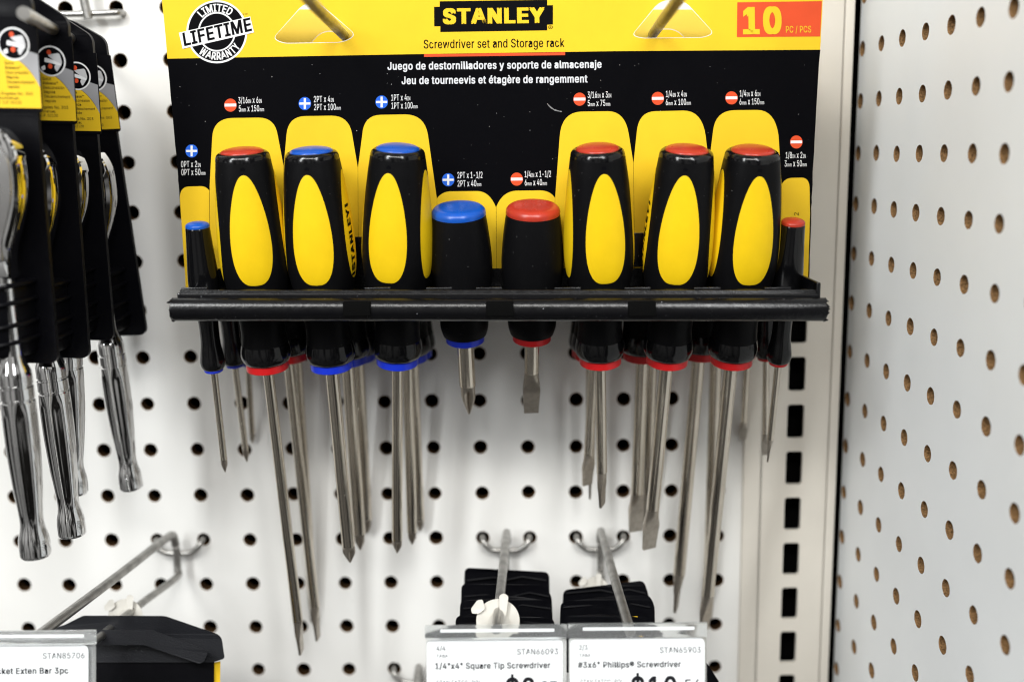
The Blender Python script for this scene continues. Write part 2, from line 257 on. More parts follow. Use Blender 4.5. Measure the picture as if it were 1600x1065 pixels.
# ------------------------------------------------------------------ lettering
GLYPH_TEXT = r"""
r"160;39,159 35,254 68,254 64,159/96,159 93,254 125,254 122,159
r#220;121,0 163,254 188,254 147,0/5,70 9,96 200,96 196,70/32,0 73,254 99,254 57,0/20,158 24,184 215,184 211,158
r$223;101,-37 101,292 122,292 122,-37/112,-4 94,-3 78,0 64,5 51,11 41,20 32,30 25,42 21,54 19,68 52,68 57,51 83,29 102,25 123,25 143,30 151,34 165,46 172,61 173,70 170,84 155,99 140,106 72,126 56,135 43,145 34,156 28,170 26,186 27,200 31,213 37,224 46,234 57,242 69,249 83,254 97,257 114,258 130,257 145,254 158,249 170,242 180,234 189,224 195,213 199,202 200,189 169,189 166,201 160,211 151,219 140,225 127,228 102,229 92,227 76,220 64,209 58,195 58,180 65,167 132,140 186,113 197,99 201,90 204,69 203,56 199,43 193,32 185,21 162,5 147,0 130,-3
r,94;19,-60 34,36 68,36 42,-60
r-227;168,122 168,94 57,94 57,122
r.94;31,4 31,37 42,43 54,43 64,37 68,9 64,4
r/125;117,266 36,-38 7,-38 89,266
r0227;113,-3 95,-2 79,3 65,12 53,24 42,39 34,57 29,77 25,101 24,127 25,153 29,177 35,197 43,215 53,230 65,242 79,251 95,256 113,258 131,256 147,251 161,242 174,230 184,215 192,197 198,177 201,153 203,127 201,101 198,77 192,57 184,39 174,24 162,12 147,3 131,-2/113,25 125,26 136,30 145,37 153,46 160,58 165,72 169,88 171,107 172,127 171,148 169,166 165,182 160,197 153,208 145,218 136,224 125,228 113,230 101,228 91,224 82,218 73,208 67,197 62,182 58,166 55,148 55,107 58,88 62,72 67,58 73,46 82,37 91,30 101,26
r1227;38,0 38,27 195,27 195,0/138,254 138,0 106,0 106,224 105,224 43,179 43,213 99,254
r2227;32,0 32,24 117,114 152,156 160,178 154,209 137,224 112,230 86,224 79,219 69,207 64,190 64,181 33,181 34,196 37,209 43,221 51,232 60,241 72,248 84,253 98,257 112,258 127,257 141,254 153,248 164,241 173,233 181,223 186,211 189,199 191,186 181,150 168,129 159,118 133,90 76,30 76,28 195,28 195,0
r3227;109,-3 94,-2 80,0 66,5 54,11 44,19 35,29 28,40 24,52 22,66 55,66 56,58 59,50 75,33 100,25 129,27 138,30 152,40 157,46 164,63 165,72 162,90 153,105 146,112 137,117 127,121 115,123 101,124 78,124 78,150 144,224 144,226 35,226 35,254 186,254 186,230 106,139 106,144 124,145 140,143 154,138 167,131 177,122 185,111 192,99 195,86 196,72 195,58 191,45 185,33 177,22 166,13 154,6 141,1 125,-2
r4227;20,53 20,79 123,254 155,254 54,83 54,81 207,81 207,53/141,0 141,159 171,159 171,0
r5227;111,-3 96,-2 82,1 70,6 59,12 49,20 41,30 35,41 30,65 61,65 62,58 69,44 94,27 111,25 130,28 138,32 152,44 157,52 161,61 164,81 163,92 161,101 157,111 137,131 129,135 119,138 92,137 64,123 34,126 48,254 183,254 183,226 75,226 67,151 97,165 115,167 137,164 156,156 165,150 172,143 185,125 193,105 195,94 194,66 191,51 184,38 176,26 166,16 154,8 141,1 126,-2
r6227;113,-3 98,-2 84,1 71,7 60,15 50,25 42,37 36,51 33,65 32,81 35,106 40,119 47,134 56,151 126,254 161,254 75,131 110,157 132,156 146,153 158,147 169,140 178,131 185,120 190,107 193,94 194,79 193,63 190,49 184,36 176,25 166,15 155,7 142,1 128,-2/113,24 131,27 139,31 152,43 161,59 164,79 161,98 157,107 146,121 131,130 113,133 95,130 80,121 65,99 62,79 65,59 74,43 87,31 95,27
r7227;48,0 162,224 162,226 31,226 31,254 195,254 195,224 82,0
r8227;113,-3 97,-2 82,1 68,6 56,13 45,21 37,31 31,42 27,54 26,68 29,88 37,106 43,114 58,126 67,130 65,138 55,145 46,154 40,165 36,177 35,190 36,203 45,225 53,234 62,242 73,249 85,254 99,257 113,258 128,257 141,254 153,249 164,242 173,234 181,225 190,203 191,190 190,177 186,165 180,154 171,145 162,138 159,130 168,126 176,121 183,114 194,98 200,78 199,54 195,42 189,31 181,21 171,13 158,6 145,1 130,-2/124,25 134,27 150,34 168,61 168,78 165,87 156,101 149,107 133,115 113,118 93,115 77,107 70,101 61,87 58,78 58,61 64,46 76,34 92,27 102,25/122,145 144,154 154,165 160,188 154,210 138,225 130,228 113,230 96,228 82,221 72,210 66,188 72,165 82,154 104,145
r9227;113,258 128,257 142,253 155,247 166,239 176,229 184,217 190,204 193,189 194,161 191,148 180,120 170,103 158,84 100,0 65,0 151,124 154,124 109,97 94,98 81,102 69,107 58,114 41,134 36,147 33,161 32,176 33,191 36,205 42,218 50,230 60,239 71,247 84,253 98,257/113,230 95,227 80,218 69,204 63,186 63,166 69,148 74,140 104,122 123,122 157,147 161,156 164,175 161,195 157,204 146,218 131,227
rA240;8,0 101,254 138,254 231,0 198,0 144,151 127,201 116,239 123,239 95,151 43,0/55,71 55,99 185,99 185,71
rB228;30,0 30,254 121,254 137,253 152,250 164,245 175,239 184,230 190,221 195,210 198,199 199,187 197,168 189,153 157,133 157,131 166,130 182,123 196,110 201,102 205,92 208,81 209,68 208,56 205,44 200,33 193,24 184,16 172,9 158,4 142,1 123,0/62,29 122,29 140,30 154,34 165,40 172,48 176,58 178,68 175,85 166,99 153,109 144,113 135,115 62,115/62,143 128,143 162,163 168,186 167,197 163,206 156,214 147,221 135,225 120,226 62,226
rC255;113,-2 93,4 75,12 59,25 46,40 35,58 27,78 22,101 20,127 22,153 27,176 35,197 46,215 59,230 75,242 93,251 113,256 134,258 170,252 181,248 201,236 210,228 224,209 234,187 236,174 204,174 202,183 165,222 142,228 119,227 105,223 92,216 80,207 71,196 62,182 57,166 53,148 52,127 53,107 57,88 63,72 71,59 80,47 92,38 105,32 119,28 134,26 204,80 236,80 234,68 224,45 210,27 192,12 170,2 159,-1 146,-3
rD251;109,0 48,0 48,29 107,29 127,30 144,34 159,40 171,49 182,61 189,75 195,90 198,108 200,128 198,147 195,165 190,180 182,194 172,205 160,214 145,221 129,225 110,226 47,226 47,254 113,254 136,253 157,248 176,239 192,228 206,213 217,196 225,175 229,153 231,128 229,102 224,80 217,59 206,42 192,27 175,15 156,7 134,2/62,254 62,0 30,0 30,254
rE209;30,0 30,254 186,254 186,226 62,226 62,143 178,143 178,114 62,114 62,29 188,29 188,0
rF205;30,0 30,254 185,254 185,226 62,226 62,139 173,139 173,111 62,111 62,0
rG260;134,-3 113,-2 93,4 75,13 59,25 45,40 35,58 27,78 22,102 20,127 22,153 27,176 35,197 45,215 59,230 74,242 92,251 112,256 132,258 146,257 170,252 192,242 202,235 218,218 225,208 230,198 237,174 204,174 172,218 133,228 118,227 104,223 92,216 80,207 70,196 62,182 57,166 53,148 52,127 53,107 57,88 63,72 71,59 81,47 92,38 105,32 119,28 134,26 148,27 161,31 172,36 183,43 191,51 198,62 203,74 206,87 207,101 217,100 141,100 141,128 239,128 239,100 237,80 233,62 225,45 215,31 203,19 188,9 172,2 154,-2
rI150;16,0 16,29 59,29 59,226 16,226 16,254 135,254 135,226 91,226 91,29 135,29 135,0
rJ198;93,-3 71,-1 53,5 38,16 26,31 19,50 17,73 17,86 49,86 49,73 50,58 54,47 61,37 70,30 80,26 93,25 105,26 115,30 124,37 131,47 135,58 136,73 136,254 168,254 168,73 166,50 159,31 147,16 132,5 113,-1
rL196;30,0 30,254 62,254 62,29 181,29 181,0
rM314;30,0 30,254 76,254 139,94 161,24 154,24 176,94 238,254 284,254 284,0 252,0 253,229 256,229 171,0 143,0 56,229 59,229 61,0
rN262;30,0 30,254 68,254 172,91 178,82 207,27 202,27 199,254 232,254 232,0 193,0 101,145 54,226 60,227 62,0
rO267;133,-3 112,-2 93,4 75,12 59,25 46,40 35,58 27,78 22,101 20,127 22,153 27,176 35,197 46,215 59,230 75,242 93,251 112,256 133,258 155,256 174,251 192,242 208,230 221,215 232,197 240,176 245,153 247,127 245,101 240,78 232,58 221,40 208,25 192,12 174,4 155,-2/133,26 148,28 162,32 175,38 186,47 196,58 204,72 210,88 214,106 215,127 214,148 210,166 204,182 196,196 186,207 175,216 162,223 148,227 133,228 119,227 105,223 92,216 81,207 71,196 63,182 57,166 53,148 52,127 53,106 57,88 63,72 71,58 81,47 92,38 105,32 119,28
rP222;30,0 30,254 118,254 136,253 152,250 166,244 178,236 187,226 195,215 200,202 203,189 204,174 203,159 200,145 195,133 187,121 178,112 166,104 152,98 136,94 118,93 55,93 55,121 116,121 129,122 139,124 149,128 162,139 167,147 172,164 172,184 167,201 156,214 148,219 139,223 129,225 116,226 62,226 62,0
rQ267;123,80 156,80 185,42 192,32 234,-24 200,-24 166,23/133,-3 112,-2 93,4 75,12 59,25 46,40 35,58 27,78 22,101 20,127 22,153 27,176 35,197 46,215 59,230 75,242 93,251 112,256 133,258 155,256 174,251 192,242 208,230 221,215 232,197 240,176 245,153 247,127 245,101 240,78 232,58 221,40 208,25 192,12 174,4 155,-2/133,26 148,28 162,32 175,38 186,47 196,58 204,72 210,88 214,106 215,127 214,148 210,166 204,182 196,196 186,207 175,216 162,223 148,227 133,228 119,227 105,223 92,216 81,207 71,196 63,182 57,166 53,148 52,127 53,106 57,88 63,72 71,58 81,47 92,38 105,32 119,28
rR224;30,0 30,254 118,254 136,253 153,250 167,244 178,237 188,227 195,217 200,204 204,191 205,176 204,161 200,148 195,136 188,125 178,116 166,109 152,103 136,100 118,99 48,99 48,128 129,128 140,130 149,133 162,143 167,150 173,176 167,202 149,220 140,223 129,225 116,226 62,226 62,0/177,0 115,115 151,115 214,0
rS223;112,-4 94,-3 78,0 64,5 51,11 41,20 32,30 25,42 21,54 19,68 52,68 57,51 83,29 102,25 123,25 143,30 151,34 165,46 172,61 173,70 170,84 155,99 140,106 72,126 56,135 43,145 34,156 28,170 26,186 27,200 31,213 37,224 46,234 57,242 69,249 83,254 97,257 114,258 130,257 145,254 158,249 170,242 180,234 189,224 195,213 199,202 200,189 169,189 166,201 160,211 151,219 140,225 127,228 102,229 92,227 76,220 64,209 58,195 58,180 65,167 132,140 186,113 197,99 201,90 204,69 203,56 199,43 193,32 185,21 162,5 147,0 130,-3
rT224;16,226 16,254 208,254 208,226 128,226 128,0 96,0 96,226
rW343;78,0 8,254 41,254 82,98 98,20 95,20 112,98 153,254 190,254 231,98 249,20 244,20 261,98 302,254 335,254 265,0 228,0 170,222 168,237 175,237 170,210 159,161 115,0
rY236;102,0 102,104 8,254 46,254 96,172 101,163 107,155 116,137 125,115 112,115 116,127 191,254 228,254 134,104 134,0
ra195;68,-4 47,2 30,14 24,22 19,32 16,42 15,54 18,73 26,87 39,97 106,165 82,164 50,137 20,146 32,165 39,173 66,188 87,192 150,175 156,168 161,160 165,150 168,139 168,0 138,0 138,26 100,-2 90,-4/96,23 114,29 132,47 138,69 138,95 48,65
rc198;87,-3 72,1 58,8 46,17 36,29 28,43 22,58 18,75 17,94 18,113 22,130 28,146 36,159 46,171 58,180 72,187 87,191 181,138 151,131 92,164 81,161 65,148 59,139 54,129 51,118 48,94 49,81 54,59 59,49 65,40 73,33 81,28 92,24 104,23 152,59 181,51 179,43 171,28 160,16 146,6 113,-4
rd212;98,-4 82,-3 68,1 56,8 44,17 35,29 27,42 22,58 18,75 17,94 18,113 22,131 27,146 35,160 45,171 56,180 69,187 83,191 109,192 118,190 155,160 155,254 186,254 186,0 156,0 156,29 109,-3/102,23 113,24 123,27 132,32 139,39 145,48 150,58 153,69 155,81 156,95 155,108 153,120 150,131 145,141 139,149 132,156 123,161 113,164 102,165 91,164 81,161 72,156 65,149 54,131 51,120 49,108 48,95 49,82 54,58 59,48 65,40 73,33 81,28 91,24
re202;106,-4 88,-3 73,1 58,8 46,17 36,29 28,42 22,58 18,75 17,93 18,112 22,129 28,145 36,159 46,170 58,180 71,187 86,191 113,192 133,187 142,183 160,170 167,162 179,141 185,113 186,85 37,85 37,110 169,110 155,101 154,113 152,124 149,134 144,143 138,151 131,157 123,161 113,164 103,165 92,164 82,161 73,157 66,151 59,143 54,135 49,116 48,105 48,89 49,75 51,64 55,53 67,37 85,26 114,23 127,26 153,53 182,45 179,36 174,27 168,20 160,13 151,7 141,2 119,-3
rg213;103,-75 90,-75 78,-73 67,-70 57,-66 25,-35 51,-20 85,-47 103,-49 118,-47 130,-44 141,-38 149,-29 154,-17 156,-3 156,34 139,16 109,3 97,2 83,4 69,7 56,13 45,22 35,32 28,45 22,60 18,77 17,96 18,114 22,131 27,147 35,160 45,171 56,180 69,187 83,191 109,192 119,190 154,159 157,159 157,190 186,190 186,-4 185,-20 181,-33 175,-45 167,-54 157,-62 145,-68 132,-72 118,-74/113,30 123,33 132,38 139,44 145,51 150,61 156,83 156,109 150,132 139,150 132,156 123,161 114,164 102,165 91,164 81,161 73,156 65,149 59,141 54,131 49,109 48,96 51,72 54,61 59,52 65,44 81,33 91,30
rh205;57,113 57,0 26,0 26,254 57,254 57,144 51,144 58,159 66,172 76,181 87,187 100,191 114,192 126,191 137,189 148,184 157,178 164,170 170,160 175,149 178,135 179,120 179,0 148,0 148,118 147,131 143,143 136,152 128,159 117,163 105,165 80,159 63,141 58,124
ri83;26,0 26,190 57,190 57,0/62,236 56,250 42,256 28,250 21,236 28,222 42,215 56,222
rj83;26,190 57,190 57,-15 51,-45 46,-53 32,-65 13,-71 -5,-71 -5,-43 9,-43 20,-36 24,-30 26,-23/62,236 56,250 42,256 28,250 21,236 28,222 42,215 56,222
rk190;55,68 55,106 60,106 142,190 180,190 92,100 89,100/26,0 26,254 57,254 57,0/147,0 74,93 96,114 186,0
rl95;56,0 45,4 37,10 31,19 27,29 26,42 26,254 57,254 85,27 90,1
rm305;26,0 26,190 56,190 56,148 54,148 61,166 102,193 123,192 134,187 144,180 151,171 157,160 160,147 156,147 163,164 199,191 218,193 239,190 249,186 257,180 264,173 270,164 275,154 278,141 278,0 248,0 248,127 247,139 243,149 236,156 228,161 219,164 201,165 181,156 168,131 168,0 137,0 137,130 136,140 132,148 126,156 119,161 110,164 92,165 67,151 63,145 57,119 57,0
rn205;57,113 57,0 26,0 26,190 56,190 56,144 51,144 58,159 66,172 76,181 87,187 100,191 114,192 126,191 137,189 147,184 156,178 164,170 170,160 175,149 178,135 179,120 179,0 148,0 148,118 147,131 143,143 136,152 128,159 117,163 105,165 80,159 63,141 58,124
ro208;104,-4 87,-3 72,1 58,8 46,17 36,29 28,43 22,58 18,75 17,94 18,113 22,130 28,146 36,159 46,171 58,180 72,187 87,191 104,192 120,191 136,187 149,180 161,171 171,159 180,146 186,130 189,113 191,94 189,75 186,58 180,43 171,29 161,17 149,8 136,1 120,-3/104,23 116,24 126,28 135,33 143,40 149,49 154,59 159,81 160,94 157,118 154,129 149,139 143,148 135,155 126,161 116,164 104,165 92,164 81,161 65,148 59,139 54,129 51,118 48,94 49,81 54,59 59,49 65,40 73,33 81,28 92,24
rp212;26,-71 26,190 56,190 56,160 73,178 94,190 103,192 130,191 144,187 156,180 168,171 177,160 185,146 191,131 194,113 195,94 194,75 191,58 185,42 177,29 168,17 157,8 144,1 130,-3 115,-4 94,-1 79,6 57,29 57,-71/110,23 121,24 131,28 140,33 147,40 153,48 158,58 163,82 164,95 163,108 161,120 158,131 147,149 140,156 131,161 121,164 110,165 99,164 89,161 81,156 73,149 67,141 62,131 59,120 57,108 56,95 57,81 59,69 67,48 73,39 81,32 89,27 99,24
rq212;186,-71 155,-71 155,29 109,-3 98,-4 82,-3 68,1 56,8 44,17 35,29 27,42 22,58 18,75 17,94 18,113 22,131 27,146 35,160 45,171 56,180 69,187 83,191 109,192 118,190 156,160 156,190 186,190/102,23 113,24 123,27 132,32 139,39 145,48 150,58 153,69 155,81 156,95 155,108 153,120 150,131 145,141 139,149 132,156 123,161 113,164 102,165 91,164 81,161 72,156 65,149 54,131 51,120 49,108 48,95 49,82 54,58 59,48 65,40 73,33 81,28 91,24
rr130;26,0 26,190 56,190 56,160 58,160 62,169 68,177 76,184 85,188 96,191 122,192 122,161 67,148 57,118 57,0
rs182;91,-4 67,-2 46,6 38,12 31,19 25,27 18,47 47,53 50,44 55,36 62,30 70,26 91,23 103,24 113,26 122,31 129,37 133,44 134,51 122,72 106,78 75,85 59,90 46,96 36,104 29,113 25,124 23,137 24,147 27,157 39,173 48,180 58,185 69,189 81,191 106,192 117,190 136,182 155,162 162,145 134,139 114,163 105,165 94,166 83,165 74,163 65,158 59,153 54,139 55,132 76,114 86,111 115,105 131,100 143,93 153,86 160,76 164,66 166,53 165,43 161,33 156,24 149,16 140,9 130,3 118,-1 105,-3
rt114;102,190 102,164 3,164 3,190/32,236 63,236 63,49 65,35 72,27 101,27 107,1 69,-1 56,4 46,11 38,20 34,32 32,46
ru205;91,-3 79,-2 57,5 48,12 41,20 35,29 30,41 27,54 26,69 26,190 57,190 57,72 58,58 62,47 68,37 77,31 88,26 100,25 125,31 137,41 142,48 148,76 148,190 179,190 179,0 149,0 149,46 154,46 147,30 139,18 129,8 117,2 105,-1
rv195;81,0 9,190 42,190 83,78 93,43 103,10 92,10 112,78 152,190 186,190 113,0
rw284;69,0 11,190 44,190 67,107 77,68 88,21 82,21 86,37 89,53 93,67 96,81 100,94 103,107 126,190 158,190 181,107 191,68 198,37 201,21 196,21 199,37 206,68 210,81 213,95 217,107 240,190 272,190 215,0 184,0 159,86 152,112 138,169 145,169 124,86 99,0
rx189;10,0 86,109 86,86 14,190 50,190 104,103 88,103 141,190 176,190 104,84 104,107 179,0 143,0 86,91 102,91 80,51 74,43 46,0
ry195;24,-69 31,-43 81,-1 9,190 42,190 83,78 103,10 92,10 104,55 112,78 153,190 186,190 102,-29 70,-68 46,-73
r®231;116,59 102,60 77,67 55,80 46,88 37,98 30,108 24,120 20,132 17,145 16,158 17,172 20,185 24,197 37,219 46,229 55,237 77,250 102,257 116,258 129,257 142,254 154,250 166,244 186,229 195,219 202,208 212,185 214,172 215,158 214,145 212,132 202,108 195,98 186,88 166,73 154,67 142,63 129,60/116,83 129,84 142,88 154,93 164,101 173,110 181,121 187,132 190,145 191,158 190,172 187,185 181,196 173,207 164,216 154,224 142,229 129,233 116,234 102,233 78,224 67,216 58,207 45,185 42,172 40,158 42,145 45,132 58,110 67,101 78,93 102,84/137,113 114,156 137,156 159,113/81,113 81,204 154,187 154,163 93,144 93,159 119,159 101,189 101,113
rÁ240;8,0 101,254 138,254 231,0 198,0 144,151 127,201 116,239 123,239 95,151 43,0/55,71 55,99 185,99 185,71/106,279 130,329 164,329 131,279
rá195;68,-4 47,2 30,14 24,22 19,32 16,42 15,54 18,73 26,87 39,97 106,165 82,164 50,137 20,146 32,165 39,173 66,188 87,192 150,175 156,168 161,160 165,150 168,139 168,0 138,0 138,26 100,-2 90,-4/96,23 114,29 132,47 138,69 138,95 48,65/81,214 105,265 139,265 106,214
rè202;106,-4 88,-3 73,1 58,8 46,17 36,29 28,42 22,58 18,75 17,93 18,112 22,129 28,145 36,159 46,170 58,180 71,187 86,191 113,192 133,187 142,183 160,170 167,162 179,141 185,113 186,85 37,85 37,110 169,110 155,101 154,113 152,124 149,134 144,143 138,151 131,157 123,161 113,164 103,165 92,164 82,161 73,157 66,151 59,143 54,135 49,116 48,105 48,89 49,75 51,64 55,53 67,37 85,26 114,23 127,26 153,53 182,45 179,36 174,27 168,20 160,13 151,7 141,2 119,-3/90,214 57,265 91,265 115,214
ré202;106,-4 88,-3 73,1 58,8 46,17 36,29 28,42 22,58 18,75 17,93 18,112 22,129 28,145 36,159 46,170 58,180 71,187 86,191 113,192 133,187 142,183 160,170 167,162 179,141 185,113 186,85 37,85 37,110 169,110 155,101 154,113 152,124 149,134 144,143 138,151 131,157 123,161 113,164 103,165 92,164 82,161 73,157 66,151 59,143 54,135 49,116 48,105 48,89 49,75 51,64 55,53 67,37 85,26 114,23 127,26 153,53 182,45 179,36 174,27 168,20 160,13 151,7 141,2 119,-3/88,214 112,265 146,265 114,214
ró208;104,-4 87,-3 72,1 58,8 46,17 36,29 28,43 22,58 18,75 17,94 18,113 22,130 28,146 36,159 46,171 58,180 72,187 87,191 104,192 120,191 136,187 149,180 161,171 171,159 180,146 186,130 189,113 191,94 189,75 186,58 180,43 171,29 161,17 149,8 136,1 120,-3/104,23 116,24 126,28 135,33 143,40 149,49 154,59 159,81 160,94 157,118 154,129 149,139 143,148 135,155 126,161 116,164 104,165 92,164 81,161 65,148 59,139 54,129 51,118 48,94 49,81 54,59 59,49 65,40 73,33 81,28 92,24/90,214 114,265 148,265 115,214
r™212;145,163 104,254 121,254 149,188 177,254 193,254 153,163/101,163 101,254 117,254 117,163/180,163 180,254 197,254 197,163/41,163 41,246 58,246 58,163/13,240 13,254 85,254 85,240
"""
GLYPHS = {}; ADV = {}
for _ln in GLYPH_TEXT.strip().split('\n'):
    _k, _c = _ln[0], _ln[1]; _a, _b = _ln[2:].split(';', 1); ADV[_c] = int(_a)
    GLYPHS[_k + _c] = [[tuple(map(int, q.split(','))) for q in l.split(' ')] for l in _b.split('/')]
CAPH = max(p[1] for l in GLYPHS['rI'] for p in l)
def inside(p, l):
    r = False; n = len(l)
    for i in range(n):
        (x1, y1), (x2, y2) = l[i], l[i - 1]
        if (y1 > p[1]) != (y2 > p[1]) and p[0] < (x2 - x1) * (p[1] - y1) / (y2 - y1) + x1: r = not r
    return r
_tx = {}
def glyph(c):
    if c in _tx: return _tx[c]
    L = []
    for l in GLYPHS['r' + c]:
        q = []
        for p in l:
            if c in 'MN' and q and math.hypot(p[0] - q[-1][0], p[1] - q[-1][1]) < 6.5: q[-1] = ((p[0] + q[-1][0]) / 2, (p[1] + q[-1][1]) / 2)
            else: q.append(p)
        L.append(q)
    depth = [sum(inside(l[0], o) for o in L if o is not l) for l in L]; V = []; Fa = []
    for l, d in zip(L, depth):
        if d % 2: continue
        grp = [l] + [o for o, e in zip(L, depth) if e == d + 1 and inside(o[0], l)]
        tri = tessellate_polygon([[Vector((p[0], p[1], 0)) for p in q] for q in grp]); o_ = len(V)
        V += [p for q in grp for p in q]; Fa += [tuple(i + o_ for i in t) for t in tri]
    _tx[c] = (V, Fa); return _tx[c]
def string_geo(s, bold=0.0):
    """text with {small} runs -> verts (x, y, layer), faces; bold strokes are layered copies shifted by a stroke fraction"""
    bx = bold * 450; by = bx * .55; V = []; Fa = []; x = 0.0; k = 1.0
    sh = [(0, 0)] if bold < .002 else ([(-bx, 0), (bx, 0), (0, 0)] if bold < .02 else [(-bx, -by), (bx, by), (-bx, by), (bx, -by), (0, 0)])
    for c in s:
        if c == '{': k = .62; continue
        if c == '}': k = 1.0; continue
        if c == ' ': x += 105 * k; continue
        v, f = glyph(c)
        for q, (dx, dy) in enumerate(sh):
            o = len(V); V += [(x + (p[0] + dx) * k, (p[1] + dy) * k, q) for p in v]; Fa += [tuple(i + o for i in t) for t in f]
        x += (ADV[c] + 6 + bx * 1.1) * k
    x0 = min(p[0] for p in V); x1 = max(p[0] for p in V); yb = by if len(sh) == 5 else 0
    return [((p[0] - x0) / (x1 - x0), (p[1] + yb) / (CAPH + 2 * yb), p[2] * .012) for p in V], Fa
def write(mb, s, a, b, cap, fn, off, m=0, bold=0.0, slant=0.0):
    """text whose baseline runs from picture point a to b on the surface fn; cap = capital height"""
    V, Fa = string_geo(s, bold); a = Vector(a); b = Vector(b); d = b - a; u = Vector((d.y, -d.x)).normalized() * cap; e = d.normalized() * slant * cap
    pts = [(a + d * x + (u + e) * y, q) for x, y, q in V]
    mb.add([fn(p.x, p.y, off + q) for p, q in pts], Fa, m, False)
def write_arc(mb, s, cx, cy, r, a0, a1, cap, fn, off, m=0, bold=0.0, inward=False, sy=1.0):
    V, Fa = string_geo(s, bold); pts = []
    for x, y, q in V:
        t = R_(a0 + (a1 - a0) * x); rr = r - y * cap if inward else r + y * cap
        pts.append((cx + rr * math.sin(t), cy - rr * math.cos(t) * sy, q))
    mb.add([fn(p[0], p[1], off + p[2]) for p in pts], Fa, m, False)

# ================================================================== the setting
PITCHMM = 25.4
def pegboard(name, mapf, i0, i1, j0, j1, mats, seg=20, rad=3.45, depth=6.0):
    mb = MB(); h = PITCHMM / 2
    for i in range(i0, i1 + 1):
        for j in range(j0, j1 + 1):
            r = rad * random.uniform(0.96, 1.05); dx = random.uniform(-.25, .25); dz = random.uniform(-.25, .25)
            sq = []; ci = []; cw = []; cb = []; cr = []
            for k in range(seg):
                t = 2 * math.pi * (k + 0.5) / seg; c, s = math.cos(t), math.sin(t); q = h / max(abs(c), abs(s))
                # corners of the cell are hit exactly by snapping the diagonal rays
                sx, sy = c * q, s * q
                sq.append((i * PITCHMM + sx, j * PITCHMM + sy))
                e = r * random.uniform(0.975, 1.03)
                ci.append((i * PITCHMM + dx + c * (e + .28), j * PITCHMM + dz + s * (e + .28))); cr.append((i * PITCHMM + dx + c * e, j * PITCHMM + dz + s * e))
            cor = [(i * PITCHMM + a * h, j * PITCHMM + b * h) for a, b in ((1, 1), (-1, 1), (-1, -1), (1, -1))]
            vs = [mapf(*p, 0) for p in sq] + [mapf(*p, 0) for p in ci] + [mapf(*p, 0.3) for p in cr] + [mapf(*p, depth) for p in cr] + [mapf(*p, 0) for p in cor]
            fs = []; n = seg
            for k in range(n):
                k2 = (k + 1) % n
                cidx = None
                for q, (a, b) in enumerate(((1, 1), (-1, 1), (-1, -1), (1, -1))):
                    ang = math.atan2(b, a) % (2 * math.pi); ta = 2 * math.pi * (k + .5) / n; tb = ta + 2 * math.pi / n
                    if ta < ang < tb - 1e-9 or ta < ang + 2 * math.pi < tb - 1e-9: cidx = 4 * n + q
                fs.append((k, k2, n + k2, n + k) if cidx is None else (k, cidx, k2, n + k2, n + k))
            mb.add(vs, fs, 0, False)
            mb.add(vs[n:3 * n], [(k, (k + 1) % n, n + (k + 1) % n, n + k) for k in range(n)], 1, False)
            mb.add(vs[2 * n:4 * n], [(k, (k + 1) % n, n + (k + 1) % n, n + k) for k in range(n)], 2, True)
    return mb.build(name, mats, fix=False)
b = pegboard('pegboard_wall', lambda u, v, d: (u, d, v), -19, 3, -12, 14, ['peg', 'fibre', 'fibre_shade'])
tag(b, 'white perforated pegboard wall behind the hanging tools', 'pegboard', kind='structure')
SX, SY, SZ, SA = 142.8185, -1.471, 176.9923, 0.042
def side_map(u, v, d):
    u = max(u, -4.6)                              # the panel stops just behind its first row of holes
    return (SX + u * math.sin(SA) + d * math.cos(SA), SY - u * math.cos(SA) + d * math.sin(SA), SZ + v)
b = pegboard('pegboard_side_wall', side_map, 0, 13, -16, 6, ['peg_side', 'fibre', 'fibre'], rad=3.5)
tag(b, 'white perforated side panel with brown edged holes, meeting the post at a right angle', 'pegboard', kind='structure')
mb = MB(); mb.box(-520, 170, 26, 30, -340, 400); mb.box(155, 159, -360, 25.9, -340, 400)  # unseen black sheets added to block light behind the holes and the seam
tag(mb.build('light_block_backing', 'void'), kind='structure')

# slotted upright
up = thing('slotted_upright', (115, -4, -320), 'beige steel shelving upright with a column of black slots, beside the side panel', 'shelf post')
YP = -4.0
slot_c = atY(1243, 658, YP)
xs_l = atY(1186, 900, YP).x; xs_r = atY(1284.5, 900, YP).x; x_end = atY(1296, 1000, YP).x; x_w = 88.95
sx0 = atY(1230, 658, YP).x; sx1 = atY(1256, 658, YP).x
mb = MB(); zt = 330; zb = -330
r0 = int((zb - slot_c.z) / PITCHMM) - 0; r1 = int((zt - slot_c.z) / PITCHMM)
h = PITCHMM / 2
for r in range(r0, r1 + 1):
    zc = slot_c.z + r * PITCHMM
    outer = [(xs_l, zc - h), (xs_r, zc - h), (xs_r, zc + h), (xs_l, zc + h)]
    hole = rounded([(sx0, zc - 9.1), (sx1, zc - 9.1), (sx1, zc + 9.1), (sx0, zc + 9.1)], 1.8, 5)
    mb.poly([outer], lambda u, v, o: Vector((u, YP - o, v)), 0, 0) if False else None
    tri = tessellate_polygon([[Vector((p[0], p[1], 0)) for p in l] for l in (outer, hole)])
    fl = outer + hole
    mb.add([(p[0], YP, p[1]) for p in fl], tri, 0, False)
    n = len(hole); mb.add([(p[0], YP, p[1]) for p in hole] + [(p[0], YP + 2.2, p[1]) for p in hole], [(i, (i + 1) % n, n + (i + 1) % n, n + i) for i in range(n)], 0, False)
mb.build('slotted_face', 'post', up, fix=False)
mb = MB(); mb.box(x_w, xs_l - 0.7, YP + .3, YP + 10, zb, zt); mb.build('side_lip', 'post', up, bevel=.4)
